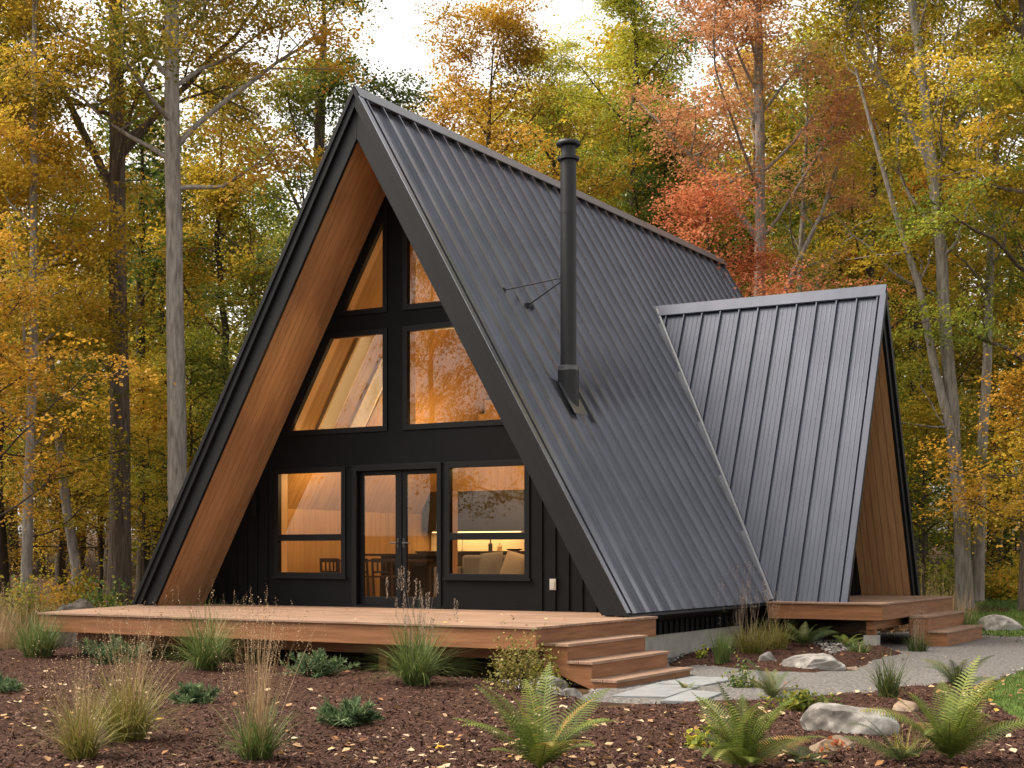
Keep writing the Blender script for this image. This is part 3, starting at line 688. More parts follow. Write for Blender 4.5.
def chair():
    c=empty('dining_chair',(0,0,0))
    for x in (-.20,.20):
        b=MB(); b.hexa([(x-.018,-.2,0),(x+.018,-.2,0),(x+.018,-.165,0),(x-.018,-.165,0)],[(x-.018,-.255,.76),(x+.018,-.255,.76),(x+.018,-.23,.76),(x-.018,-.23,.76)]); b.build('back_leg',M['chairwood'],c)
        b=MB(); b.box((x-.018,.18,0),(x+.018,.215,.42)); b.build('leg',M['chairwood'],c)
    b=MB(); b.box((-.22,-.19,.42),(.22,.23,.45)); b.build('seat',M['chairwood'],c,bevel=.004)
    b=MB(); b.box((-.18,-.252,.69),(.18,-.228,.765)); b.box((-.18,-.232,.50),(.18,-.212,.535))
    for x in (-.09,0,.09): b.box((x-.012,-.243,.534),(x+.012,-.222,.692))
    b.build('backrest',M['chairwood'],c); return c
c0=chair(); 
for i,(x,y,l) in enumerate(((-1.45,2.95,'dark slat-back dining chair nearest the middle of the glass door'),(-1.97,2.95,'dark slat-back dining chair at the left edge of the glass door'),(-2.72,3.1,'dark dining chair at the lower right of the left window'))):
    c=c0 if i==0 else copy_tree(c0); c.location=(x,y,-.002); tag(c,l,'chair','dining chairs inside the house')
sf_=empty('sofa',(.95,2.9,0),0,'low grey cloth sofa inside the right window','sofa')
b=MB(); b.box((-1.0,-.40,.10),(1.0,.40,.42)); b.build('seat',M['sofa'],sf_,bevel=.04)
b=MB(); b.box((-1.0,.24,.421),(1.0,.44,.82)); b.build('backrest',M['sofa'],sf_,bevel=.05)
for s in (-1,1):
    b=MB(); b.box((min(s*1.001,s*1.15),-.42,.10),(max(s*1.001,s*1.15),.44,.62)); b.build('armrest',M['sofa'],sf_,bevel=.03)
def cushion(label,x,rz,tilt,mt):
    n=13; b=MB(); V=[];F=[]
    for side in (1,-1):
        for i in range(n):
            for j in range(n):
                u_,v_=i/(n-1)*2-1,j/(n-1)*2-1
                t=.075*((1-u_**2)*(1-v_**2))**.45*side
                V.append((u_*.23*(1-.06*(1-abs(v_))*0+.0),t,v_*.23+.23))
    for s in range(2):
        for i in range(n-1):
            for j in range(n-1):
                a=s*n*n+i*n+j; F.append((a,a+1,a+n+1,a+n))
    b.add(V,F); o=b.build('cushion',mt,smooth=True); tag(o,label,'cushion'); o.location=(x,3.03,.425); o.rotation_euler=(R(-tilt),R(rz),0); return o
cushion('beige cushion tilted on its corner at the right of the sofa',1.0,14,18,M['cushion'])
cushion('grey beige cushion upright at the middle of the sofa',.60,-5,16,M['sofa'])
# lamps of the lit rooms
def room_light(name,loc,e,label,rad=.12):
    r=empty(name,loc,0,label,'ceiling lamp')
    b=MB(); b.lathe((0,0,0),[(.02,.06),(.10,.05),(.11,0),(.09,-.01)],16); b.build('lamp_shade',M['jamb'],r)
    ld=bpy.data.lights.new(name+'_bulb','POINT'); ld.energy=e; ld.color=(1,.66,.31); ld.shadow_soft_size=rad
    lo=bpy.data.objects.new('bulb',ld); COL.objects.link(lo); lo.parent=r; lo.location=(0,0,-.14)
    return r
for loc,e,l in (((-1.2,5.0,2.95),58,'small round ceiling lamp over the kitchen island'),((1.3,3.4,2.75),38,'small round ceiling lamp over the sofa'),((-2.1,2.6,2.35),24,'small round ceiling lamp over the dining table'),((0,4.0,5.2),18,'small round lamp high under the ridge')):
    room_light('ceiling_lamp',loc,e,l)
    b=MB(); zt=H-(T+.02)*SL/W-abs(loc[0])*H/W
ld=bpy.data.lights.new('strip_light','AREA'); ld.shape='RECTANGLE'; ld.size=2.0; ld.size_y=.05; ld.energy=5; ld.color=(1,.72,.38)
lo=bpy.data.objects.new('strip_light',ld); COL.objects.link(lo); lo.parent=wcab; lo.location=(.1,.14,-.03)

# ---------------------------------------------------------------- trees
def tubes_np(paths):
    """paths: list of (pts (k,3), rad (k,), nsides) -> V,F"""
    Vs=[];Fs=[];base=0
    for pts,rad,n in paths:
        pts=np.asarray(pts,float); rad=np.asarray(rad,float); k=len(pts)
        t=np.gradient(pts,axis=0); t/=np.linalg.norm(t,axis=1)[:,None]+1e-9
        ref=np.where(np.abs(t[:,:1])<.8,np.array([[1.,0,0]]),np.array([[0,1.,0]]))
        u=ref-t*(ref*t).sum(1)[:,None]; u/=np.linalg.norm(u,axis=1)[:,None]; v=np.cross(t,u)
        a=np.arange(n)*2*np.pi/n
        ring=pts[:,None]+(u[:,None]*np.cos(a)[None,:,None]+v[:,None]*np.sin(a)[None,:,None])*rad[:,None,None]
        Vs.append(ring.reshape(-1,3))
        i=(np.arange(k-1)[:,None]*n+np.arange(n)[None]); j=(np.arange(k-1)[:,None]*n+(np.arange(n)+1)[None]%n)
        Fs.append(np.stack([i,j,j+n,i+n],-1).reshape(-1,4)+base); base+=k*n
    return np.concatenate(Vs),np.concatenate(Fs)
def leaves_np(C,Nn,size,rng):
    k=len(C); a=rng.normal(size=(k,3)); u=a-Nn*(a*Nn).sum(1)[:,None]; u/=np.linalg.norm(u,axis=1)[:,None]; v=np.cross(Nn,u)
    s=size[:,None]
    V=np.stack([C-u*s*.5,C+v*s*.40+Nn*s*.10,C+u*s*.5-Nn*s*.12,C-v*s*.40+Nn*s*.10],1).reshape(-1,3)
    return V,np.arange(4*k).reshape(-1,4)
def unit(v): return v/(np.linalg.norm(v)+1e-9)
def path_from(p,d,length,steps,rng,wander=.12,up=0.0):
    pts=[np.array(p,float)]; d=unit(np.array(d,float))
    for i in range(steps):
        d=unit(d+rng.normal(size=3)*wander+np.array([0,0,up])); pts.append(pts[-1]+d*length/steps)
    return np.array(pts)
def clusters_to_leaves(cl,rng,n,size,rad,thick,tilt=.5,tonev=.14,zlight=0):
    cl=np.asarray(cl); k=len(cl); ph=rng.uniform(0,6.28,9); dr=rng.normal(size=(9,3))*.75; tn=np.clip(.48+.13*np.sin(cl@dr.T+ph).sum(1)/1.5+.40*(rng.beta(2,2,k)-.5),0,1)
    C=np.repeat(cl,n,0); tone=np.repeat(tn,n)
    r=rng.normal(size=(len(C),3))*np.array([rad,rad,thick])*.6
    tlt=np.repeat(rng.normal(size=(k,2))*.35,n,0); r[:,2]+=r[:,0]*tlt[:,0]+r[:,1]*tlt[:,1]-.12*(r[:,0]**2+r[:,1]**2)/max(rad,.1)
    C=C+r
    Nn=np.stack([rng.normal(size=len(C))*tilt-tlt[:,0],rng.normal(size=len(C))*tilt-tlt[:,1],np.ones(len(C))],1); Nn/=np.linalg.norm(Nn,axis=1)[:,None]
    tone=np.clip(tone+rng.normal(size=len(C))*tonev,0,1)
    V,F=leaves_np(C,Nn,size*rng.uniform(.6,1.25,len(C)),rng)
    return V,F,tone
def gen_tree(seed,Ht,r0,first=.3,spread=4.0,nl=14,nsub=6,ncl=3,nleaf=96,lsize=.088,crad=.52,thick=.10,lean=(0,0),wander=.05,forks=(),top_r=.25,limb_el=(5,42),drop=0,conic=.5,bare=()):
    rng=np.random.default_rng(seed)
    k=18; z=np.linspace(0,1,k); px=np.cumsum(rng.normal(size=k)*wander*Ht/k)*1.0; py=np.cumsum(rng.normal(size=k)*wander*Ht/k)
    px-=px[0]; py-=py[0]
    tr=np.stack([px+lean[0]*z*Ht,py+lean[1]*z*Ht,z*Ht*.92],1); tr[0,2]=-.4
    rad=r0*(1-z*(1-top_r))+.0; rad[-4:]*=np.array([.85,.6,.35,.12]); rad[0]*=1.35; rad[1]*=1.08
    paths=[(tr,rad,12)]; cl=[]
    def tp(t): f=t*(k-1); i=min(int(f),k-2); q=f-i; return tr[i]*(1-q)+tr[i+1]*q, rad[i]*(1-q)+rad[i+1]*q
    limbs=[]
    for (t,az,el,ln,rf) in forks: limbs.append((t,az,el,ln,rf))
    az=rng.uniform(0,6.28)
    for i in range(nl):
        t=first+(1-first)*(i+rng.uniform(0,.8))/nl; t=min(t,.97); az+=2.4+rng.normal()*.4
        q=(t-first)/(1-first); shp=(1-conic*q)*(.55+.45*math.sin(math.pi*min(1,q*1.3+.2)))
        limbs.append((t,az,math.radians(rng.uniform(*limb_el)+25*q),spread*shp*rng.uniform(.75,1.2),None))
    for t,a,el,ln,rf in limbs:
        p,r=tp(t); d=(math.cos(a)*math.cos(el),math.sin(a)*math.cos(el),math.sin(el))
        lp_=path_from(p,d,ln,7,rng,.13,.03); lr=(rf or r*.30)*np.linspace(1,.15,8)+.008
        paths.append((lp_,lr,7))
        cl.append(lp_[-1])
        for j in range(nsub):
            f=rng.uniform(.28,1); ii=min(int(f*7),6); bp=lp_[ii]+(lp_[ii+1]-lp_[ii])*(f*7-ii)
            d2=unit(lp_[ii+1]-lp_[ii]); side=rng.normal(size=3)*np.array([1,1,.35]); d2=unit(d2*.6+unit(side))
            sp=path_from(bp,d2,min(ln,4.5)*rng.uniform(.22,.45),4,rng,.18,.02-drop)
            paths.append((sp,min(lr[ii]*.4,.03)*np.linspace(1,.2,5)+.005,4))
            for m_ in range(ncl): 
                g_=rng.uniform(.3,1.08); jj=min(int(g_*4),3); cl.append(sp[jj]+(sp[jj+1]-sp[jj])*(g_*4-jj)+rng.normal(size=3)*.18)
    V,F=tubes_np(paths); LV,LF,tone=clusters_to_leaves(cl,rng,nleaf,lsize,crad,thick)
    return V,F,LV,LF,tone
def tree(name,pos,mats,label,cat='tree',group='trees around the clearing',rz=0,**k):
    V,F,LV,LF,tn=gen_tree(**k)
    e=empty(name,pos,rz,label,cat,group)
    np_mesh('trunk',V,F,M[mats[0]],e,smooth=True); np_mesh('crown',LV,LF,M[mats[1]],e,tone=tn)
    return e
def az_to(dx): # bearing in the tree's own frame: 0 = to the right as seen from the clearing, pi/2 = away
    return R(YAW)+dx
TR=[ # name, px, D, (bark, leaves), label, params
 ('maple_tree',178,30,('bark_pale','OCHRE'),'tall straight tree with pale grey bark close behind the roof on the left',dict(seed=11,Ht=20,r0=.225,first=.50,spread=4.2,nl=16,lean=(-.008,0),wander=.012,forks=((.55,az_to(0.1),.75,5.5,.055),),top_r=.5)),
 ('oak_tree',119,33,('bark_brown','OCHRE'),'stout brown-barked tree with forking limbs left of the pale trunk',dict(seed=12,Ht=20,r0=.27,first=.50,spread=4.5,nl=13,wander=.012,lean=(-.005,0),forks=((.36,az_to(3.0),.65,1.6,.06),(.53,az_to(3.1),.98,6.5,.10),(.58,az_to(-.1),1.0,5.5,.09)),top_r=.45)),
 ('slim_maple_tree',28,30,('bark_pale','GOLD'),'slim grey-trunked tree at the left edge of the photo',dict(seed=13,Ht=17,r0=.12,first=.22,spread=3.2,nl=16,wander=.02,top_r=.4)),
 ('leaning_tree',84,32,('bark_pale','GOLD'),'slender trunk leaning left between the slim tree and the stout brown tree',dict(seed=14,Ht=14,r0=.12,first=.45,spread=3,nl=10,wander=.02,lean=(-.10,-.06),top_r=.4)),
 ('oak_tree',2,36,('bark_dark','OCHRE'),'dark-trunked tree cut by the left border',dict(seed=15,Ht=19,r0=.2,first=.28,spread=3.8,nl=15,top_r=.4)),
 ('oak_tree',318,37,('bark_brown','OLIVE'),'olive green tree with dark open limbs just left of the roof peak',dict(seed=16,Ht=18.5,r0=.24,first=.42,spread=4.6,nl=15,nsub=7,forks=((.50,az_to(2.7),.7,3.6,.11),(.55,az_to(.4),.9,4,.12)),top_r=.4)),
 ('maple_tree',232,38,('bark_dark','GOLD'),'golden tree standing between the pale trunk and the roof edge',dict(seed=17,Ht=15,r0=.15,first=.2,spread=3.6,nl=16)),
 ('young_maple_tree',478,43,('bark_dark','ORANGE_GOLD'),'amber round-topped tree behind the ridge left of the chimney',dict(seed=18,Ht=18.8,r0=.16,first=.34,spread=6.2,nl=26,limb_el=(5,30),nsub=8,nleaf=66,lsize=.088,conic=.5)),
 ('ash_tree',636,46,('bark_dark','YELG'),'tall yellow-green tree right above the chimney',dict(seed=19,Ht=21,r0=.22,first=.42,spread=5.6,nl=20,nsub=8,forks=((.52,az_to(2.9),1.0,6,.1),(.5,az_to(.2),1.1,6,.11)),top_r=.4)),
 ('ash_tree',560,50,('bark_dark','YELG'),'pale yellow-green tree left of the chimney top, behind the amber tree',dict(seed=20,Ht=19.5,r0=.2,first=.35,spread=4.8,nl=20,nsub=7)),
 ('ash_tree',668,44,('bark_brown','GREEN'),'dull green tree with a bare lower trunk right of the chimney',dict(seed=21,Ht=15.5,r0=.17,first=.3,spread=3.6,nl=17)),
 ('red_maple_tree',704,36,('bark_dark','RED'),'low bright red maple showing over the far end of the ridge',dict(seed=22,Ht=11.2,r0=.12,first=.44,spread=4.1,nl=13,nsub=9,ncl=3,nleaf=52,lsize=.082,thick=.07,crad=.6,conic=.35,limb_el=(0,25),drop=.02)),
 ('maple_tree',768,38,('bark_pale','SALMON'),'pale forked tree with a salmon pink top behind the wing ridge',dict(seed=23,limb_el=(22,52),Ht=17.5,r0=.2,first=.60,spread=5.0,nl=15,nsub=8,wander=.03,lean=(-.015,0),forks=((.40,az_to(.15),1.1,6,.11),(.6,az_to(2.9),.9,5,.09)),top_r=.45)),
 ('slim_maple_tree',797,41,('bark_pale','GREEN'),'slim pale trunk with green leaves right of the forked salmon tree',dict(seed=24,limb_el=(22,52),Ht=14,r0=.15,first=.42,spread=3.0,nl=11,wander=.03,lean=(.02,0),nleaf=28)),
 ('oak_tree',838,46,('bark_dark','OLIVE'),'olive tree with a dark trunk behind the wing gable peak',dict(seed=25,Ht=13.5,r0=.2,first=.25,spread=3.8,nl=14)),
 ('maple_tree',868,42,('bark_dark','GOLD'),'golden tree rising just behind the tip of the wing roof',dict(seed=26,Ht=18.5,r0=.16,first=.33,spread=4.0,nl=17)),
 ('twin_trunk_maple_tree',966,35,('bark_pale','GOLD'),'big golden maple with two pale trunks right of the wing',dict(seed=27,limb_el=(22,52),Ht=19,r0=.19,first=.42,spread=5.2,nl=17,nsub=8,lean=(-.065,-.02),wander=.03,forks=((.03,az_to(.8),1.42,13.5,.15),(.62,az_to(2.8),.95,5,.12)),top_r=.4)),
 ('slim_maple_tree',976,37,('bark_pale','GOLD'),'slim pale trunk leaning right beside the two-trunk maple',dict(seed=28,limb_el=(22,52),Ht=16,r0=.16,first=.45,spread=3.6,nl=13,lean=(.035,.02),wander=.03)),
 ('maple_tree',1030,34,('bark_brown','YELG'),'yellow-green tree at the right border of the photo',dict(seed=29,Ht=18,r0=.24,first=.34,spread=4.4,nl=16)),
 ('oak_tree',912,45,('bark_dark','OCHRE'),'ochre tree with a thin dark trunk between the wing and the two-trunk maple',dict(seed=30,Ht=17,r0=.16,first=.26,spread=3.8,nl=16)),
 ('maple_tree',395,52,('bark_dark','OLIVE'),'dull olive tree far behind the roof peak',dict(seed=31,Ht=15.0,r0=.18,first=.3,spread=3.6,nl=14)),
 ('maple_tree',-60,31,('bark_brown','OCHRE'),'ochre tree reaching into the upper left corner from outside',dict(seed=32,Ht=18,r0=.25,first=.35,spread=4.6,nl=15)),
 ('maple_tree',720,55,('bark_dark','OLIVE'),'olive tree far behind the red maple',dict(seed=33,Ht=17,r0=.18,first=.25,spread=4.2,nl=16)),
 ('maple_tree',62,44,('bark_dark','OCHRE'),'ochre tree behind the leaning trunk on the left',dict(seed=34,Ht=13.5,r0=.15,first=.2,spread=3.8,nl=15)),
 ('maple_tree',165,46,('bark_dark','GOLD'),'golden tree deep in the wood behind the pale left trunk',dict(seed=35,Ht=15,r0=.15,first=.2,spread=4,nl=16)),
 ('maple_tree',800,56,('bark_dark','OCHRE'),'ochre tree far behind the slim green tree',dict(seed=36,Ht=15,r0=.16,first=.2,spread=4,nl=15)),
]
OG=[(0,(.20,.14,.02)),(.35,(.42,.25,.028)),(.7,(.56,.33,.04)),(1,(.60,.29,.035))]
M['ORANGE_GOLD']=leaf_mat('orange_gold_leaves',OG,.4)
for nm,px,D,mt,lab,kw in TR:
    if px>740: q_=1.22; kw=dict(kw,Ht=kw['Ht']*q_,first=kw['first']/q_,nl=int(kw['nl']*1.2),forks=tuple((t/q_,a,e,l,r) for t,a,e,l,r in kw.get('forks',())))
    tree(nm,gspot(px,D,-.05),mt,lab,**kw)
# low young trees along the edge of the wood
sap_specs=[('GOLD',41),('ORANGE',42),('YELG',43),('OLIVE',44)]
SAP=[(-4,26,1,7.6,'orange sapling with layered sprays at the far left border'),(30,31.5,0,8.0,'golden sapling right behind the slim left trunk'),(60,37,1,5.2,'orange-gold sapling behind the leaning trunk'),(100,38,0,5.6,'golden sapling behind the stout brown tree'),(142,35,0,6.5,'golden sapling between the brown trunk and the pale trunk'),(190,36,2,7.5,'yellow-green sapling behind the lower left roof edge'),(245,36,3,9,'olive sapling behind the left roof edge halfway up'),
 (895,38,2,6.5,'yellow-green sapling right against the wing gable edge'),(925,36,0,5.6,'golden sapling left of the two-trunk maple'),(1050,33,0,5.6,'golden sapling at the right border beyond the lawn'),(1040,31,1,6.6,'orange sapling at the right border of the lawn'),(955,41,3,6,'olive sapling behind the two-trunk maple'),(875,44,3,7,'olive sapling in the gap behind the wing roof'),(700,44,2,8.5,'yellow-green sapling behind the end of the ridge'),(650,46,3,9,'olive sapling above the ridge right of the chimney'),(600,46,2,9.5,'yellow-green sapling just right of the chimney pipe'),(430,42,3,11,'olive young tree behind the ridge near the roof peak'),(300,40,3,9,'olive sapling beneath the open-limbed tree')]
for i,(px,D,kd,ht,lab) in enumerate(SAP):
    lm,sd_=sap_specs[kd]
    tree('sapling',gspot(px,D,-.05),('bark_dark',lm),lab,'young tree','saplings at the edge of the wood',seed=200+i,Ht=ht,r0=.03+.004*ht,first=.26,spread=ht*.36,nl=12,nsub=6,ncl=2,nleaf=54,lsize=.085,crad=.5,thick=.05,limb_el=(-5,25),drop=.02,wander=.05,conic=.55)

# the deep wood behind: one mass
rng=np.random.default_rng(77)
BV={k:[] for k in ('trunk','GOLD','OCHRE','OLIVE','YELG')}
protos=[gen_tree(seed=300+i,Ht=15,r0=.19,first=.18,spread=3.8,nl=15,nsub=6,ncl=3,nleaf=44,lsize=.135,crad=.78,thick=.16,wander=.04) for i in range(6)]
def put(pr,x,y,s,rz,kind,zs=1):
    V,F,LV,LF,tn=pr; c,s_=math.cos(rz),math.sin(rz); Rm=np.array([[c,s_,0],[-s_,c,0],[0,0,1]]); S=np.array([s,s,s*zs])
    b_=np.array([x,y,float(gh(x,y))-.1])
    BV['trunk'].append((V*S@Rm+b_,F,None)); BV[kind].append((LV*S@Rm+b_,LF,tn))
kinds=['GOLD','OCHRE','OLIVE','GOLD','OLIVE','YELG']
for row,(D0,D1,n) in enumerate(((47,54,20),(56,66,28),(68,84,36))):
    for i in range(n):
        px=-330+(1700*(i+rng.uniform(.1,.9))/n); D=rng.uniform(D0,D1); x,y=spot(px,D)
        s=rng.uniform(.80,1.12)*(1.0+.14*row)
        if 360<px<475: s*=.60
        if 15<px<105: s*=.74
        if px>500 or px<-20: s*=1.22
        put(protos[rng.integers(6)],x,y,s,rng.uniform(0,6.28),kinds[rng.integers(6)])
for i in range(44):
    px=-330+1700*(i+rng.uniform(.1,.9))/44; x,y=spot(px,rng.uniform(60,80)); put(protos[i%6],x,y,rng.uniform(.40,.62),rng.uniform(0,6.28),('OLIVE','OCHRE','OLIVE','GOLD')[i%4],1.1)
for i in range(40):                                  # far dense understorey closing the gaps between the stems
    px=-330+1700*(i+rng.uniform(.1,.9))/40; x,y=spot(px,rng.uniform(88,112)); put(protos[i%6],x,y,rng.uniform(.75,.95),rng.uniform(0,6.28),'OLIVE',.75)
# wood to both sides of the clearing, out of view but seen in glass and steel
for (x,y) in ((24,2),(27,8),(31,22),(32,3),(33,12),(31,27),(-16,-2),(-19,5),(-15,11),(-22,-8),(-24,1),(-20,15),(-13,17)):
    put(protos[rng.integers(6)],x+rng.uniform(-1,1),y,rng.uniform(.85,1.05),rng.uniform(0,6.28),kinds[rng.integers(6)])
# unseen trees behind the viewpoint, added for their reflection in glass and steel
for i in range(40):
    a=R(-175+170*(i+rng.uniform(.1,.9))/40); rd=rng.uniform(42,62); put(protos[rng.integers(6)],16+rd*math.cos(a),-24+rd*.8*math.sin(a),rng.uniform(1.05,1.4),rng.uniform(0,6.28),kinds[rng.integers(6)])
# low growth on the wood floor
sb=[gen_tree(seed=330+i,Ht=2.6,r0=.03,first=.05,spread=1.4,nl=10,nsub=5,ncl=2,nleaf=12,lsize=.13,crad=.4,thick=.15) for i in range(3)]
for i in range(60):
    px=rng.uniform(-250,1300); D=rng.uniform(46,74); x,y=spot(px,D); put(sb[i%3],x,y,rng.uniform(.6,1.5),rng.uniform(0,6.28),kinds[rng.integers(6)])
def merge(lst):
    Vs,Fs,Ts,b_=[],[],[],0
    for V,F,t in lst: Vs.append(V); Fs.append(F+b_); b_+=len(V); Ts.append(t if t is not None else np.zeros(len(F)))
    return np.concatenate(Vs),np.concatenate(Fs),np.concatenate(Ts)
Vs,Fs,Ts,Ms=[],[],[],[]; b_=0
for mi,k in enumerate(BV):
    V,F,t=merge(BV[k]); Vs.append(V); Fs.append(F+b_); b_+=len(V); Ts.append(t); Ms.append(np.full(len(F),mi))
wd=np_mesh('woodland',np.concatenate(Vs),np.concatenate(Fs),[M['bark_dark'],M['GOLD'],M['OCHRE'],M['OLIVE'],M['YELG']],tone=np.concatenate(Ts),mi=np.concatenate(Ms))
tag(wd,'dense autumn wood of gold and olive trees filling the background','woodland',kind='stuff')

# ---------------------------------------------------------------- plants in the beds
def blades_np(n,rng,h,spread,width,lean=(.1,.9),seg=5,droop=1.0,base_r=.06,z0=0):
    """grass blades: tapered arching strips"""
    az=rng.uniform(0,2*np.pi,n); ln=h*rng.uniform(.55,1.1,n); le=rng.uniform(lean[0],lean[1],n)
    br=base_r*np.sqrt(rng.uniform(0,1,n)); ba=rng.uniform(0,2*np.pi,n)
    P=np.stack([br*np.cos(ba),br*np.sin(ba),np.full(n,z0)],1)
    t=np.linspace(0,1,seg+1); out=[]
    dirh=np.stack([np.cos(az),np.sin(az),np.zeros(n)],1); side=np.stack([-np.sin(az),np.cos(az),np.zeros(n)],1)
    pts=[]; cur=P.copy(); ang=le*.45
    for i in range(seg+1):
        pts.append(cur.copy()); ang=np.minimum(ang+le*droop*.9/seg,2.6)
        cur=cur+(dirh*np.sin(ang)[:,None]+np.array([0,0,1])*np.cos(ang)[:,None])*(ln/seg)[:,None]
    wv=width*rng.uniform(.6,1.2,n)
    V=[]
    for i in range(seg+1):
        ww=(wv*(1-.92*t[i]**1.5))[:,None]*.5
        V.append(np.stack([pts[i]-side*ww,pts[i]+side*ww],1))
    V=np.stack(V,1).reshape(n,-1,3)                # n,(seg+1)*2,3
    f=np.array([[2*i,2*i+1,2*i+3,2*i+2] for i in range(seg)])
    F=(f[None]+np.arange(n)[:,None,None]*(2*(seg+1))).reshape(-1,4)
    tone=np.repeat(np.clip(rng.beta(2,2.6,n),0,1),seg)
    return V.reshape(-1,3),F,tone,np.array(pts[-1])
def mergel(L_): return merge(L_)
def seeds_np(tips,rng,ln=.14,n=14,size=.02,dirs=None):
    C=np.repeat(tips,n,0); k=len(C); t=np.tile(np.linspace(-1,0.1,n),len(tips))
    C=C+np.stack([rng.normal(size=k)*.008,rng.normal(size=k)*.008,t*ln],1)
    Nn=rng.normal(size=(k,3)); Nn/=np.linalg.norm(Nn,axis=1)[:,None]
    V,F=leaves_np(C,Nn,size*rng.uniform(.6,1.3,k),rng); return V,F,rng.uniform(0,1,k)
def grass_clump(pos,label,seed,h=.5,n=260,w=.011,mt='grass_green',lean=(.25,1.3),base=.10,stalks=0,sh=1.0,slean=(.02,.35),straw='straw',seedn=14,seedl=.2,sw=.0065,seedsize=.015,group='grass clumps in the mulch beds'):
    rng=np.random.default_rng(seed); e=empty('grass_clump',pos,rng.uniform(0,6),label,'grass clump',group)
    V,F,t,_=blades_np(n,rng,h,0,w,lean,base_r=base); np_mesh('blades',V,F,M[mt],e,tone=t)
    if stalks:
        V,F,t,tips=blades_np(stalks,rng,sh,0,sw,slean,base_r=base*.8,droop=.5); SVv,SF,st=seeds_np(tips,rng,seedl,seedn,seedsize)
        np_mesh('seed_stalks',*mergel([(V,F,t),(SVv,SF,st)])[:2],M[straw],e,tone=np.concatenate([t,st]))
    return e
def on(px,py,dz=-.01): x,y,_=gpix(px,py); return (x,y,float(surf_z(x,y))+dz)
grass_clump(on(128,752),'yellowing grass clump with tall straw stalks near the lower left corner',1,.72,520,.010,'grass_yel',lean=(.3,1.5),base=.14,stalks=80,sh=1.1,slean=(.05,.75),seedsize=.012)
grass_clump(on(80,770),'straw-topped grass clump cut by the bottom border at lower left',2,.62,300,.010,'grass_yel',lean=(.3,1.4),stalks=60,sh=.9,slean=(.05,.75),seedsize=.012)
grass_clump(on(257,772),'tall narrow straw grass with a green base at the bottom border',3,.55,340,.010,'grass_green',lean=(.25,1.4),stalks=90,sh=1.2,slean=(.02,.6),seedsize=.012)
grass_clump(on(206,677),'green fountain grass in front of the deck on the left',4,1.0,520,.011,'grass_green',lean=(.3,1.6),base=.13,stalks=30,sh=1.2,slean=(.2,.9))
grass_clump(on(38,664),'dense green grass clump off the left corner of the deck',5,.85,520,.013,'grass_green',lean=(.3,1.4),base=.2,stalks=10,sh=.9)
grass_clump(on(416,693),'green fountain grass with dark seed heads standing before the door',6,.95,620,.011,'grass_green',lean=(.25,1.55),base=.13,stalks=24,sh=1.32,slean=(.05,.6),straw='seed',seedn=40,seedl=.22,seedsize=.018)
grass_clump(on(722,668),'small upright bright green grass tuft beside the foundation',7,.5,240,.012,'grass_green',lean=(.15,.7))
grass_clump(on(752,660),'arching green-yellow grass clump at the foundation corner',8,.62,360,.011,'grass_yel',lean=(.3,1.4),base=.16,stalks=30,sh=1.25,slean=(.2,.8),straw='seed',seedn=20,seedsize=.014)
grass_clump(on(776,655),'yellowish loose grass in front of the wing deck',9,.6,300,.011,'grass_yel',lean=(.3,1.3),base=.16,stalks=16,sh=1.0)
grass_clump(on(738,652),'thin seeding grass against the dark skirting wall',10,.45,120,.009,'grass_yel',stalks=26,sh=1.35,slean=(.1,.5),straw='seed',seedn=26,seedl=.2,seedsize=.016)
grass_clump(on(888,706),'dark upright sedge between the gravel path and the grey boulder',11,.52,190,.012,'fern_dark',lean=(.1,1.2))
grass_clump(on(858,657),'low pale green tuft near the wing deck footing',12,.28,160,.014,'grass_green',lean=(.4,1.6),base=.14)
grass_clump(on(918,653),'reddish dark grass beside the wing steps',13,.45,220,.010,'fern_dark',lean=(.3,1.2),base=.14,stalks=26,sh=.75,straw='seed')
grass_clump(gspot(965,27.5,0),'green grass clump at the corner of the wing steps',14,.62,420,.014,'grass_green',lean=(.2,1.1),base=.3)
grass_clump(gspot(936,30,0),'tall tan meadow grass behind the wing steps',15,.95,420,.012,'straw',lean=(.1,.9),base=.7,stalks=60,sh=1.3)
for i,(px,D,l) in enumerate(((6,23.5,'tan meadow grass at the left border'),(-20,24.5,'tan meadow grass outside the left border'),(20,26,'tan grass tuft behind the green clump off the deck corner'),(48,26.5,'tan grass beside the brown boulder'))):
    grass_clump(gspot(px,D,0),l,20+i,.85,340,.012,'straw' if i!=2 else 'grass_yel',lean=(.1,1.0),base=.4,stalks=50,sh=1.15)
grass_clump(on(8,650),'short green grass at the left border beside the bed',26,.4,300,.013,'grass_green',lean=(.3,1.3),base=.3)
grass_clump(on(905,766),'thin pale grass by the bottom border',27,.3,90,.009,'grass_yel')
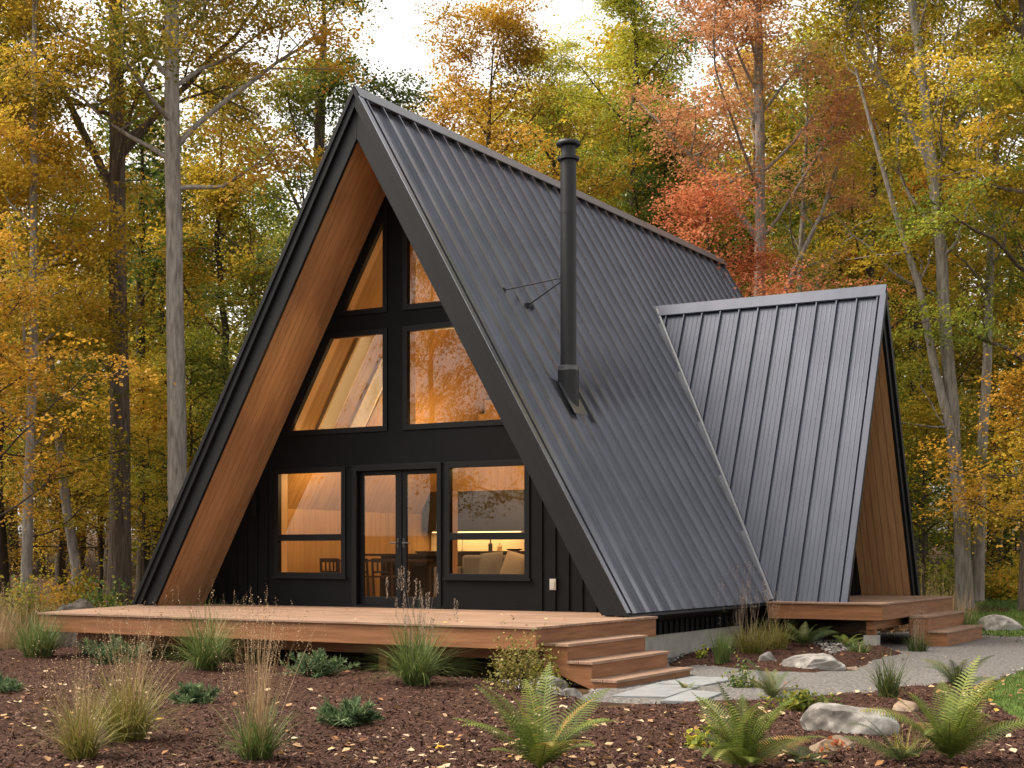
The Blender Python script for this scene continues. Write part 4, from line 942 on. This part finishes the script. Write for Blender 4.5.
def fern(pos,label,seed,n=13,ln=.85,mt='fern',el=(.5,1.15),np_=32,pw=.15):
    rng=np.random.default_rng(seed); parts=[]
    for k in range(n):
        az=2*np.pi*(k+rng.uniform(-.3,.3))/n; Lf=ln*rng.uniform(.7,1.08); e0=rng.uniform(*el)
        m_=np_; t=np.linspace(0,1,m_+1); ang=e0-t*t*rng.uniform(.5,1.25)
        d=np.stack([np.cos(az)*np.cos(ang),np.sin(az)*np.cos(ang),np.sin(ang)],1)
        pts=np.concatenate([np.zeros((1,3)),np.cumsum(d[:-1]*Lf/m_,0)])
        side=np.array([-np.sin(az),np.cos(az),0]); tw=rng.normal()*.25
        tone=rng.beta(1.5,1.8)
        # rachis
        nrm=np.cross(side,d); side_=side*np.cos(tw)+nrm*np.sin(tw); nr=np.cross(d,side_)
        rw=.006*(1-t)+.0015
        V=np.stack([pts-side_*rw[:,None],pts+side_*rw[:,None]],1).reshape(-1,3); F=np.array([[2*i,2*i+1,2*i+3,2*i+2] for i in range(m_)]); parts.append((V,F,np.full(m_,.5)))
        # pinnae: each a tapered toothed strip
        for sg in (1,-1):
            i0=np.arange(3,m_+1); tt=t[i0]; pl=pw*Lf/.85*np.sin(np.pi*np.clip(tt*.93+.05,0,1)**.75)*1.25*(1-.25*tt)+.012
            dirp=sg*side_[i0]*.86+d[i0]*.42-nr[i0]*(-.18); dirp/=np.linalg.norm(dirp,axis=1)[:,None]
            wd_=Lf/m_*.74; alng=d[i0]
            segs=6; vs=[]
            for q in range(segs+1):
                f=q/segs; wq=wd_*(1-f**1.6)*(1.0 if q%2==0 else .55)+.0008
                c_=pts[i0]+dirp*(pl*f)[:,None]-np.array([0,0,1])*(pl*f*f*.25)[:,None]
                vs.append(np.stack([c_-alng*wq*.55,c_+alng*wq*.55],1))
            Vp=np.stack(vs,1).reshape(len(i0),-1,3); f_=np.array([[2*q,2*q+1,2*q+3,2*q+2] for q in range(segs)])
            Fp=(f_[None]+np.arange(len(i0))[:,None,None]*(2*(segs+1))).reshape(-1,4)
            parts.append((Vp.reshape(-1,3),Fp,np.clip(np.repeat(tone+rng.normal(size=len(i0))*.12+.25*(tt-.5),segs),0,1)))
    V,F,t=merge(parts); o=np_mesh('fern',V,F,M[mt],None,tone=t); o.location=pos; o.rotation_euler=(0,0,rng.uniform(0,6)); tag(o,label,'fern','ferns in the mulch bed'); return o
fern(on(540,786,.03),'large light green fern at the bottom centre',1,20,.80,el=(.45,1.4))
fern(on(743,783,.03),'wide light green fern left of the grey boulder',2,22,.68,el=(.35,1.35))
fern(on(950,775,.03),'tall green fern near the lower right corner',3,22,.78,el=(.6,1.45))
fern(on(900,775,.02),'small dark fern fronds below the tall right fern',4,9,.55,'fern_dark',el=(.2,.9))
fern(on(772,700,.02),'dark green fern behind the wide light fern',5,11,.5,'fern_dark',el=(.4,1.3))
fern(on(958,700,.02),'dark brownish fern behind the tall right fern',6,11,.55,'fern_dark',el=(.6,1.3))
fern(on(800,770,.0),'dark low fern frond at the foot of the boulder',7,8,.42,'fern_dark',el=(.1,.6))
fern(on(803,652,.02),'feathery dark green fern beneath the wing deck edge',8,13,.62,'fern_dark',el=(.4,1.2))
fern(on(846,653,.02),'small light green fern before the wing deck shadow',9,11,.42,el=(.4,1.1))
fern(on(686,692,.0),'little green fern by the flagstones',10,8,.22,el=(.4,1.1))
def bush(name,pos,label,cat,seed,mt,rx,ry,rz,n,size,group,stem='bark_dark',long=1.0,nstem=14):
    rng=np.random.default_rng(seed); e=empty(name,pos,rng.uniform(0,6),label,cat,group)
    dirs=rng.normal(size=(nstem,3)); dirs[:,2]=np.abs(dirs[:,2])*.8+.25; dirs/=np.linalg.norm(dirs,axis=1)[:,None]
    paths=[];C=[]
    for d in dirs:
        ln=rng.uniform(.6,1.05); p=path_from((0,0,-.02),d,ln,5,rng,.15); p=p*np.array([rx,ry,rz])
        paths.append((p,np.linspace(.012,.003,6)*max(rx,.4),4))
        for q in range(7):
            f=rng.uniform(.35,1.05)*5; i=min(int(f),4); C.append(p[i]+(p[i+1]-p[i])*(f-i)+rng.normal(size=3)*np.array([rx,ry,rz])*.10)
    V,F=tubes_np(paths); np_mesh('stems',V,F,M[stem],e)
    C=np.array(C); k=max(1,n//len(C)); tn=rng.beta(2,2,len(C))
    CC=np.repeat(C,k,0)+rng.normal(size=(len(C)*k,3))*np.array([rx,ry,rz])*.13; CC[:,2]=np.maximum(CC[:,2],.01)
    Nn=rng.normal(size=CC.shape)*.7+np.array([0,0,.8]); Nn/=np.linalg.norm(Nn,axis=1)[:,None]
    LV,LF=leaves_np(CC,Nn,size*rng.uniform(.6,1.3,len(CC)),rng)
    np_mesh('foliage',LV,LF,M[mt],e,tone=np.clip(np.repeat(tn,k)+rng.normal(size=len(CC))*.18,0,1)); return e
def juniper(pos,label,seed,rx,rz):
    rng=np.random.default_rng(seed); e=empty('juniper',pos,rng.uniform(0,6),label,'juniper','low junipers in the mulch bed')
    paths=[];parts=[]
    for k in range(44):
        az=rng.uniform(0,6.28); el=abs(rng.normal())*.55+.12; d=(np.cos(az)*np.cos(el),np.sin(az)*np.cos(el),np.sin(el))
        ln=rx*rng.uniform(.55,1.05)*(1-.35*min(1,el)); p=path_from((rng.normal()*rx*.12,rng.normal()*rx*.12,.0),d,ln,6,rng,.12,.05); p[:,2]=np.maximum(p[:,2],.02)*min(1.0,rz/rx*1.5)
        paths.append((p,np.linspace(.008,.002,7),4))
        n=95; f=rng.uniform(.2,1.04,n)*6; i=np.minimum(f.astype(int),5); b0=p[i]+(p[i+1]-p[i])*(f-i)[:,None]
        dd=unit(p[-1]-p[2]); od=rng.normal(size=(n,3))+dd*1.2+np.array([0,0,.5]); od/=np.linalg.norm(od,axis=1)[:,None]
        lnn=rng.uniform(.035,.085,n)[:,None]; sd_=np.cross(od,rng.normal(size=(n,3))); sd_/=np.linalg.norm(sd_,axis=1)[:,None]; wv=.007
        V=np.stack([b0-sd_*wv,b0+sd_*wv,b0+od*lnn+sd_*wv*.3,b0+od*lnn-sd_*wv*.3],1).reshape(-1,3)
        parts.append((V,np.arange(4*n).reshape(-1,4),np.clip(rng.beta(2,2)+rng.normal(size=n)*.15+(f/6-.6)*.4,0,1)))
    V,F=tubes_np(paths); np_mesh('stems',V,F,M['bark_dark'],e); V,F,t=merge(parts); np_mesh('foliage',V,F,M['juniper'],e,tone=t); return e
juniper(on(196,712),'small round juniper in open mulch left of centre',1,.32,.26)
juniper(on(351,735),'blue-green juniper in open mulch near the bottom centre',2,.38,.30)
juniper(on(312,682),'wide juniper under the front edge of the deck',3,.55,.42)
juniper(on(113,670),'spreading juniper below the left part of the deck',4,.58,.46)
juniper(on(0,700),'juniper at the left border of the mulch bed',5,.3,.22)
P_='leafy plants around the clearing'
bush('leafy_perennial',on(522,700),'loose yellow-green perennial by the foot of the front steps','plant',1,'grass_yel',.42,.42,.72,2200,.036,P_,nstem=18)
bush('leafy_perennial',on(548,688),'pale seedy perennial between the deck corner and the stringer','plant',2,'YELG',.3,.3,.55,900,.034,P_)
bush('leafy_perennial',on(800,718),'olive low plant with yellow tips behind the grey boulder','plant',3,'OLIVE',.4,.3,.24,800,.05,P_)
bush('leafy_perennial',on(744,690),'dark leafy plant at the edge of the gravel path','plant',4,'GREEN',.24,.24,.36,600,.04,P_)
bush('leafy_perennial',on(702,664),'bright young plant beside the pale rock','plant',5,'YELG',.13,.13,.2,120,.05,P_)
bush('leafy_perennial',on(702,757),'yellow-leaved seedling left of the wide fern','plant',6,'YELG',.14,.14,.16,60,.08,P_)
bush('leafy_perennial',on(835,762),'tiny red and yellow seedling at the foot of the boulder','plant',7,'RED',.14,.14,.12,60,.05,P_)
bush('shrub',gspot(99,25.6),'green shrub standing behind the left end of the deck','shrub',8,'GREEN',.7,.7,1.3,2000,.085,P_)
bush('shrub',gspot(131,26.8),'yellow-leaved shrub next to the lower roof edge','shrub',9,'YELG',.5,.5,1.0,900,.09,P_)
bush('shrub',gspot(40,28),'orange-brown shrub behind the boulder','shrub',10,'ORANGE',1.2,.9,1.3,1800,.09,P_)
bush('shrub',gspot(5,27),'yellow shrub at the left border behind the tan grass','shrub',11,'YELG',1.1,.9,1.2,1700,.09,P_)
bush('shrub',gspot(75,31),'dull gold shrub between two trunks at the left','shrub',12,'GOLD',1.1,.9,1.3,1600,.09,P_)
bush('shrub',gspot(1000,38),'low yellow shrub beyond the lawn at the right','shrub',13,'GOLD',1.6,.9,1.0,1800,.10,P_)
bush('shrub',gspot(940,38),'green-gold shrub left of the trunks beyond the lawn','shrub',14,'YELG',1.5,.9,1.3,2000,.10,P_)
bush('shrub',gspot(1040,40),'gold shrub at the right border beyond the lawn','shrub',15,'GOLD',1.7,.9,1.2,1800,.10,P_)

# ---------------------------------------------------------------- rocks, flagstones
def rock(pos,label,seed,dims,mt='rock',name='boulder',rz=None,flat=.25,group='rocks in the garden',cuts=7):
    rng=np.random.default_rng(seed); bm=bmesh.new(); bmesh.ops.create_icosphere(bm,subdivisions=5,radius=1)
    planes=[(Vector(unit(rng.normal(size=3)*np.array([1,1,.7]))),rng.uniform(.55,.88)) for _ in range(cuts)]
    ph=rng.uniform(0,6,(6,3)); fr_=rng.normal(size=(6,3))*2.2
    for v in bm.verts:
        p=v.co.copy()
        for n_,d in planes:
            e=p.dot(n_)-d
            if e>0: p-=n_*e*.93
        q=np.array(p); k=sum(math.sin(q@fr_[i]*1.4+ph[i,0]) for i in range(6))*.03+sum(math.sin(q@fr_[i]*6+ph[i,1]) for i in range(6))*.008
        p*=1+k
        if p.z<-flat: p.z=-flat+(p.z+flat)*.2
        v.co=Vector((p.x*dims[0],p.y*dims[1],(p.z+flat)*dims[2]))
    me=bpy.data.meshes.new(name); bm.to_mesh(me); bm.free()
    me.polygons.foreach_set('use_smooth',[True]*len(me.polygons)); me.set_sharp_from_angle(angle=R(17))
    o=mesh_obj(name,me,M[mt]); o.location=pos; o.rotation_euler=(0,0,rng.uniform(0,6) if rz is None else rz); return tag(o,label,'rock',group)
rock(on(847,742,-.03),'large grey boulder with a bluish top between the ferns',1,(.41,.28,.25),rz=R(25),cuts=10)
rock(on(836,760,-.02),'tan stone at the foot of the large grey boulder',2,(.22,.14,.10),'rock_tan',rz=R(50))
rock(on(906,720,-.03),'small round tan stone right of the large boulder',3,(.13,.11,.10),'rock_tan')
rock(on(808,672,-.05),'pale angular rock in the bed before the wing deck',4,(.50,.30,.22),rz=R(15),cuts=10)
rock(on(850,672,-.03),'small flat brown stone right of the pale angular rock',5,(.16,.12,.08),'rock_tan')
rock(on(768,667,-.03),'little pale stone left of the pale angular rock',6,(.14,.11,.12))
rock(gspot(998,29.2,-.06),'pale low boulder at the edge of the far lawn',7,(.48,.34,.32),rz=R(30),cuts=9)
rock(gspot(78,24.3,-.05),'rounded brown boulder behind the left end of the deck',8,(.50,.40,.72),'rock_brown',cuts=5)
rock(on(548,690,-.03),'grey stone beneath the front steps',9,(.22,.16,.15))
rock(on(655,672,-.03),'white stone in the drainage gravel by the foundation',10,(.16,.12,.12))
rock(on(570,697,-.03),'small pale stone beside the stringer of the front steps',11,(.16,.12,.09))
def flag(pix,label,seed):
    P=[gpix(*p) for p in pix]; b=MB(); b.prism([(x,y,GZ+.012) for x,y,_ in P],(0,0,.04)); return thing_mesh(b,'flagstone',M['slab'],label,'flagstone','flagstones in the gravel path',bevel=.008)
flag([(612,700),(668,701),(700,690),(652,688)],'grey flagstone nearest the camera at the foot of the front steps',1)
flag([(655,687),(704,689),(738,682),(694,680)],'grey flagstone farther right along the front steps',2)
flag([(660,705),(700,706),(722,697),(690,694)],'small grey flagstone at the edge of the mulch',3)
flag([(895,638),(945,636),(975,628),(925,629)],'grey flagstone at the foot of the wing steps',4)

# ---------------------------------------------------------------- litter, chips, stones, lawn blades
rng=np.random.default_rng(5)
def in_view_ground(n,py0,py1,px0=-60,px1=1085):
    px=rng.uniform(px0,px1,n); py=rng.uniform(py0,py1,n); D=FPX*(CAM.z-GZ)/(py-HOR)
    v=(px-512)/FPX*D; return CAM.x+FW.x*D+RT.x*v, CAM.y+FW.y*D+RT.y*v
under_deck=[(-5.4,SY),(-3.75,-2.95),(4.9,-2.95),(5.9,-2.7),(5.9,-.6),(4.9,0),(4.7,SY)]
house_fp=[(-4.7,SY),(4.4,SY),(4.4,5.6),(6.7,5.6),(6.7,10.4),(4.7,10.5),(4.4,15),(-4.7,15)]
def scatter(x,y,size,aspect,tiltv,dz=.006,thick=0):
    k=len(x); z=surf_z(x,y)+dz
    Nn=np.stack([rng.normal(size=k)*tiltv,rng.normal(size=k)*tiltv,np.ones(k)],1); Nn/=np.linalg.norm(Nn,axis=1)[:,None]
    C=np.stack([x,y,z],1); a=rng.normal(size=(k,3)); u=a-Nn*(a*Nn).sum(1)[:,None]; u/=np.linalg.norm(u,axis=1)[:,None]; v=np.cross(Nn,u); s=size[:,None]
    return C,Nn,u,v,s
# bark chips
x,y=in_view_ground(62000,632,800); keep=(poly_dist(x,y,MULCH)>.0)|(poly_dist(x,y,BED_FAR)>.0); keep&=poly_dist(x,y,under_deck)<.1
x,y=x[keep],y[keep]; C,Nn,u,v,s=scatter(x,y,rng.uniform(.014,.058,len(x)),.3,.55,.008)
V=np.stack([C-u*s*.5-v*s*.14,C+u*s*.5-v*s*.10,C+u*s*.45+v*s*.12,C-u*s*.5+v*s*.14],1).reshape(-1,3)
tag(np_mesh('bark_chips',V,np.arange(len(V)).reshape(-1,4),M['chip'],tone=rng.beta(1.6,2.2,len(x))),'dark red-brown bark chips covering the beds','bark chips',kind='stuff')
# fallen leaves on the beds, path and forest floor
x,y=in_view_ground(5600,628,800); keep=(poly_dist(x,y,under_deck)<-.1)&(poly_dist(x,y,house_fp)<0); x,y=x[keep],y[keep]
cl_=rng.uniform(0,1,len(x))<np.clip(.45+.5*nz1(x,y,.9),.08,1); x,y=x[cl_],y[cl_]
def leaf_mesh(x,y,smin,smax,name,mt,label):
    C,Nn,u,v,s=scatter(x,y,rng.uniform(smin,smax,len(x)),1,.3,.016)
    c_=rng.uniform(-.05,.22,len(x))[:,None]*s
    V=np.stack([C-u*s*.5,C-u*s*.1+v*s*.36+Nn*c_,C+u*s*.12+v*s*.26+Nn*c_*.8,C+u*s*.5+Nn*c_*.5,C+u*s*.12-v*s*.26+Nn*c_*.8,C-u*s*.1-v*s*.36+Nn*c_],1)
    k=len(x); b_=np.arange(k)[:,None]*6
    F=np.stack([b_+np.array([0,1,2,3]),b_+np.array([0,3,4,5])],1).reshape(-1,4)
    return tag(np_mesh(name,V.reshape(-1,3),F,M[mt],tone=np.repeat(rng.uniform(0,1,k),2)),label,'leaf litter',kind='stuff')
leaf_mesh(x,y,.03,.095,'fallen_leaves','litter','pale dry leaves scattered over the mulch and gravel')
kx=rng.uniform(-3.6,4.8,46); ky=rng.uniform(-2.9,.9,46)
_sz=surf_z; surf_z=lambda x,y: np.full(np.shape(x),DZ-.004)
leaf_mesh(kx,ky,.04,.085,'deck_leaves','litter','few dry leaves lying on the front deck'); surf_z=_sz
px=rng.uniform(-150,1200,9000); D=rng.uniform(22,48,9000); v_=(px-512)/FPX*D; x=CAM.x+FW.x*D+RT.x*v_; y=CAM.y+FW.y*D+RT.y*v_
keep=(poly_dist(x,y,house_fp)<0)&(poly_dist(x,y,under_deck)<0)&(poly_dist(x,y,PATH)<0)&(poly_dist(x,y,MULCH)<0)&((poly_dist(x,y,LAWN_B)<0)|(rng.uniform(0,1,9000)<.06)); x,y=x[keep],y[keep]
leaf_mesh(x,y,.09,.18,'forest_litter','litter_far','brown and orange leaves on the wood floor')
# stones: path gravel and the drainage strip
x,y=in_view_ground(48000,626,712,480,1100); d1=poly_dist(x,y,PATH)
DR=G((575,704),(548,690),(600,683),(664,668),(690,658),(705,650),(640,642),(560,660),(500,690),(530,700)); DR2=G((830,660),(900,646),(930,636),(880,634),(800,640))
d2=np.maximum(poly_dist(x,y,DR),poly_dist(x,y,DR2)); mul=np.maximum(poly_dist(x,y,MULCH),poly_dist(x,y,BED_FAR))
keep=((d1>.02)&(mul<.02)|(d2>0))&(poly_dist(x,y,under_deck)<.6); x,y,d2=x[keep],y[keep],d2[keep]
sz=np.where(d2>0,rng.uniform(.03,.085,len(x)),rng.uniform(.014,.048,len(x)))
C,Nn,u,v,s=scatter(x,y,sz,1,.5,.010)
O=np.stack([C+u*s*.55,C+v*s*.45,C-u*s*.5,C-v*s*.42,C+Nn*s*.36,C-Nn*s*.3],1); k=len(x)
f=np.array([[0,1,4],[1,2,4],[2,3,4],[3,0,4]]); F=(f[None]+np.arange(k)[:,None,None]*6).reshape(-1,3)
tag(np_mesh('gravel_stones',O.reshape(-1,3),F,M['stone'],tone=np.repeat(rng.uniform(0,1,k),4)),'loose grey stones of the path and drainage strip','gravel',kind='stuff')
# lawn
def lawn_blades(poly,n,h,w,name,label,zfn):
    P=np.array(poly); x=rng.uniform(P[:,0].min(),P[:,0].max(),n); y=rng.uniform(P[:,1].min(),P[:,1].max(),n)
    k=poly_dist(x,y,poly)>-.03; x,y=x[k],y[k]; z=zfn(x,y)-.005; az=rng.uniform(0,6.28,len(x)); hh=h*rng.uniform(.5,1.2,len(x)); ww=w*rng.uniform(.6,1.2,len(x))
    le=rng.uniform(.1,.9,len(x))*hh; B=np.stack([x,y,z],1); sd_=np.stack([np.cos(az),np.sin(az),0*az],1)*ww[:,None]; tip=B+np.stack([-np.sin(az)*le,np.cos(az)*le,hh],1)
    V=np.stack([B-sd_,B+sd_,tip+sd_*.2,tip-sd_*.2],1).reshape(-1,3)
    tag(np_mesh(name,V,np.arange(len(V)).reshape(-1,4),M['lawnblade'],tone=rng.beta(2,2,len(x))),label,'grass',kind='stuff')
LV_=G((985,692),(1008,676),(1060,662),(1110,660),(1110,752),(1060,738),(1015,718),(990,704))
lawn_blades(LV_,26000,.05,.004,'lawn_grass','bright green short lawn in the lower right corner',surf_z)
lawn_blades(LAWN_B,26000,.06,.012,'lawn_grass','green short lawn beyond the wing steps',lambda x,y: gh(x,y)+.03)
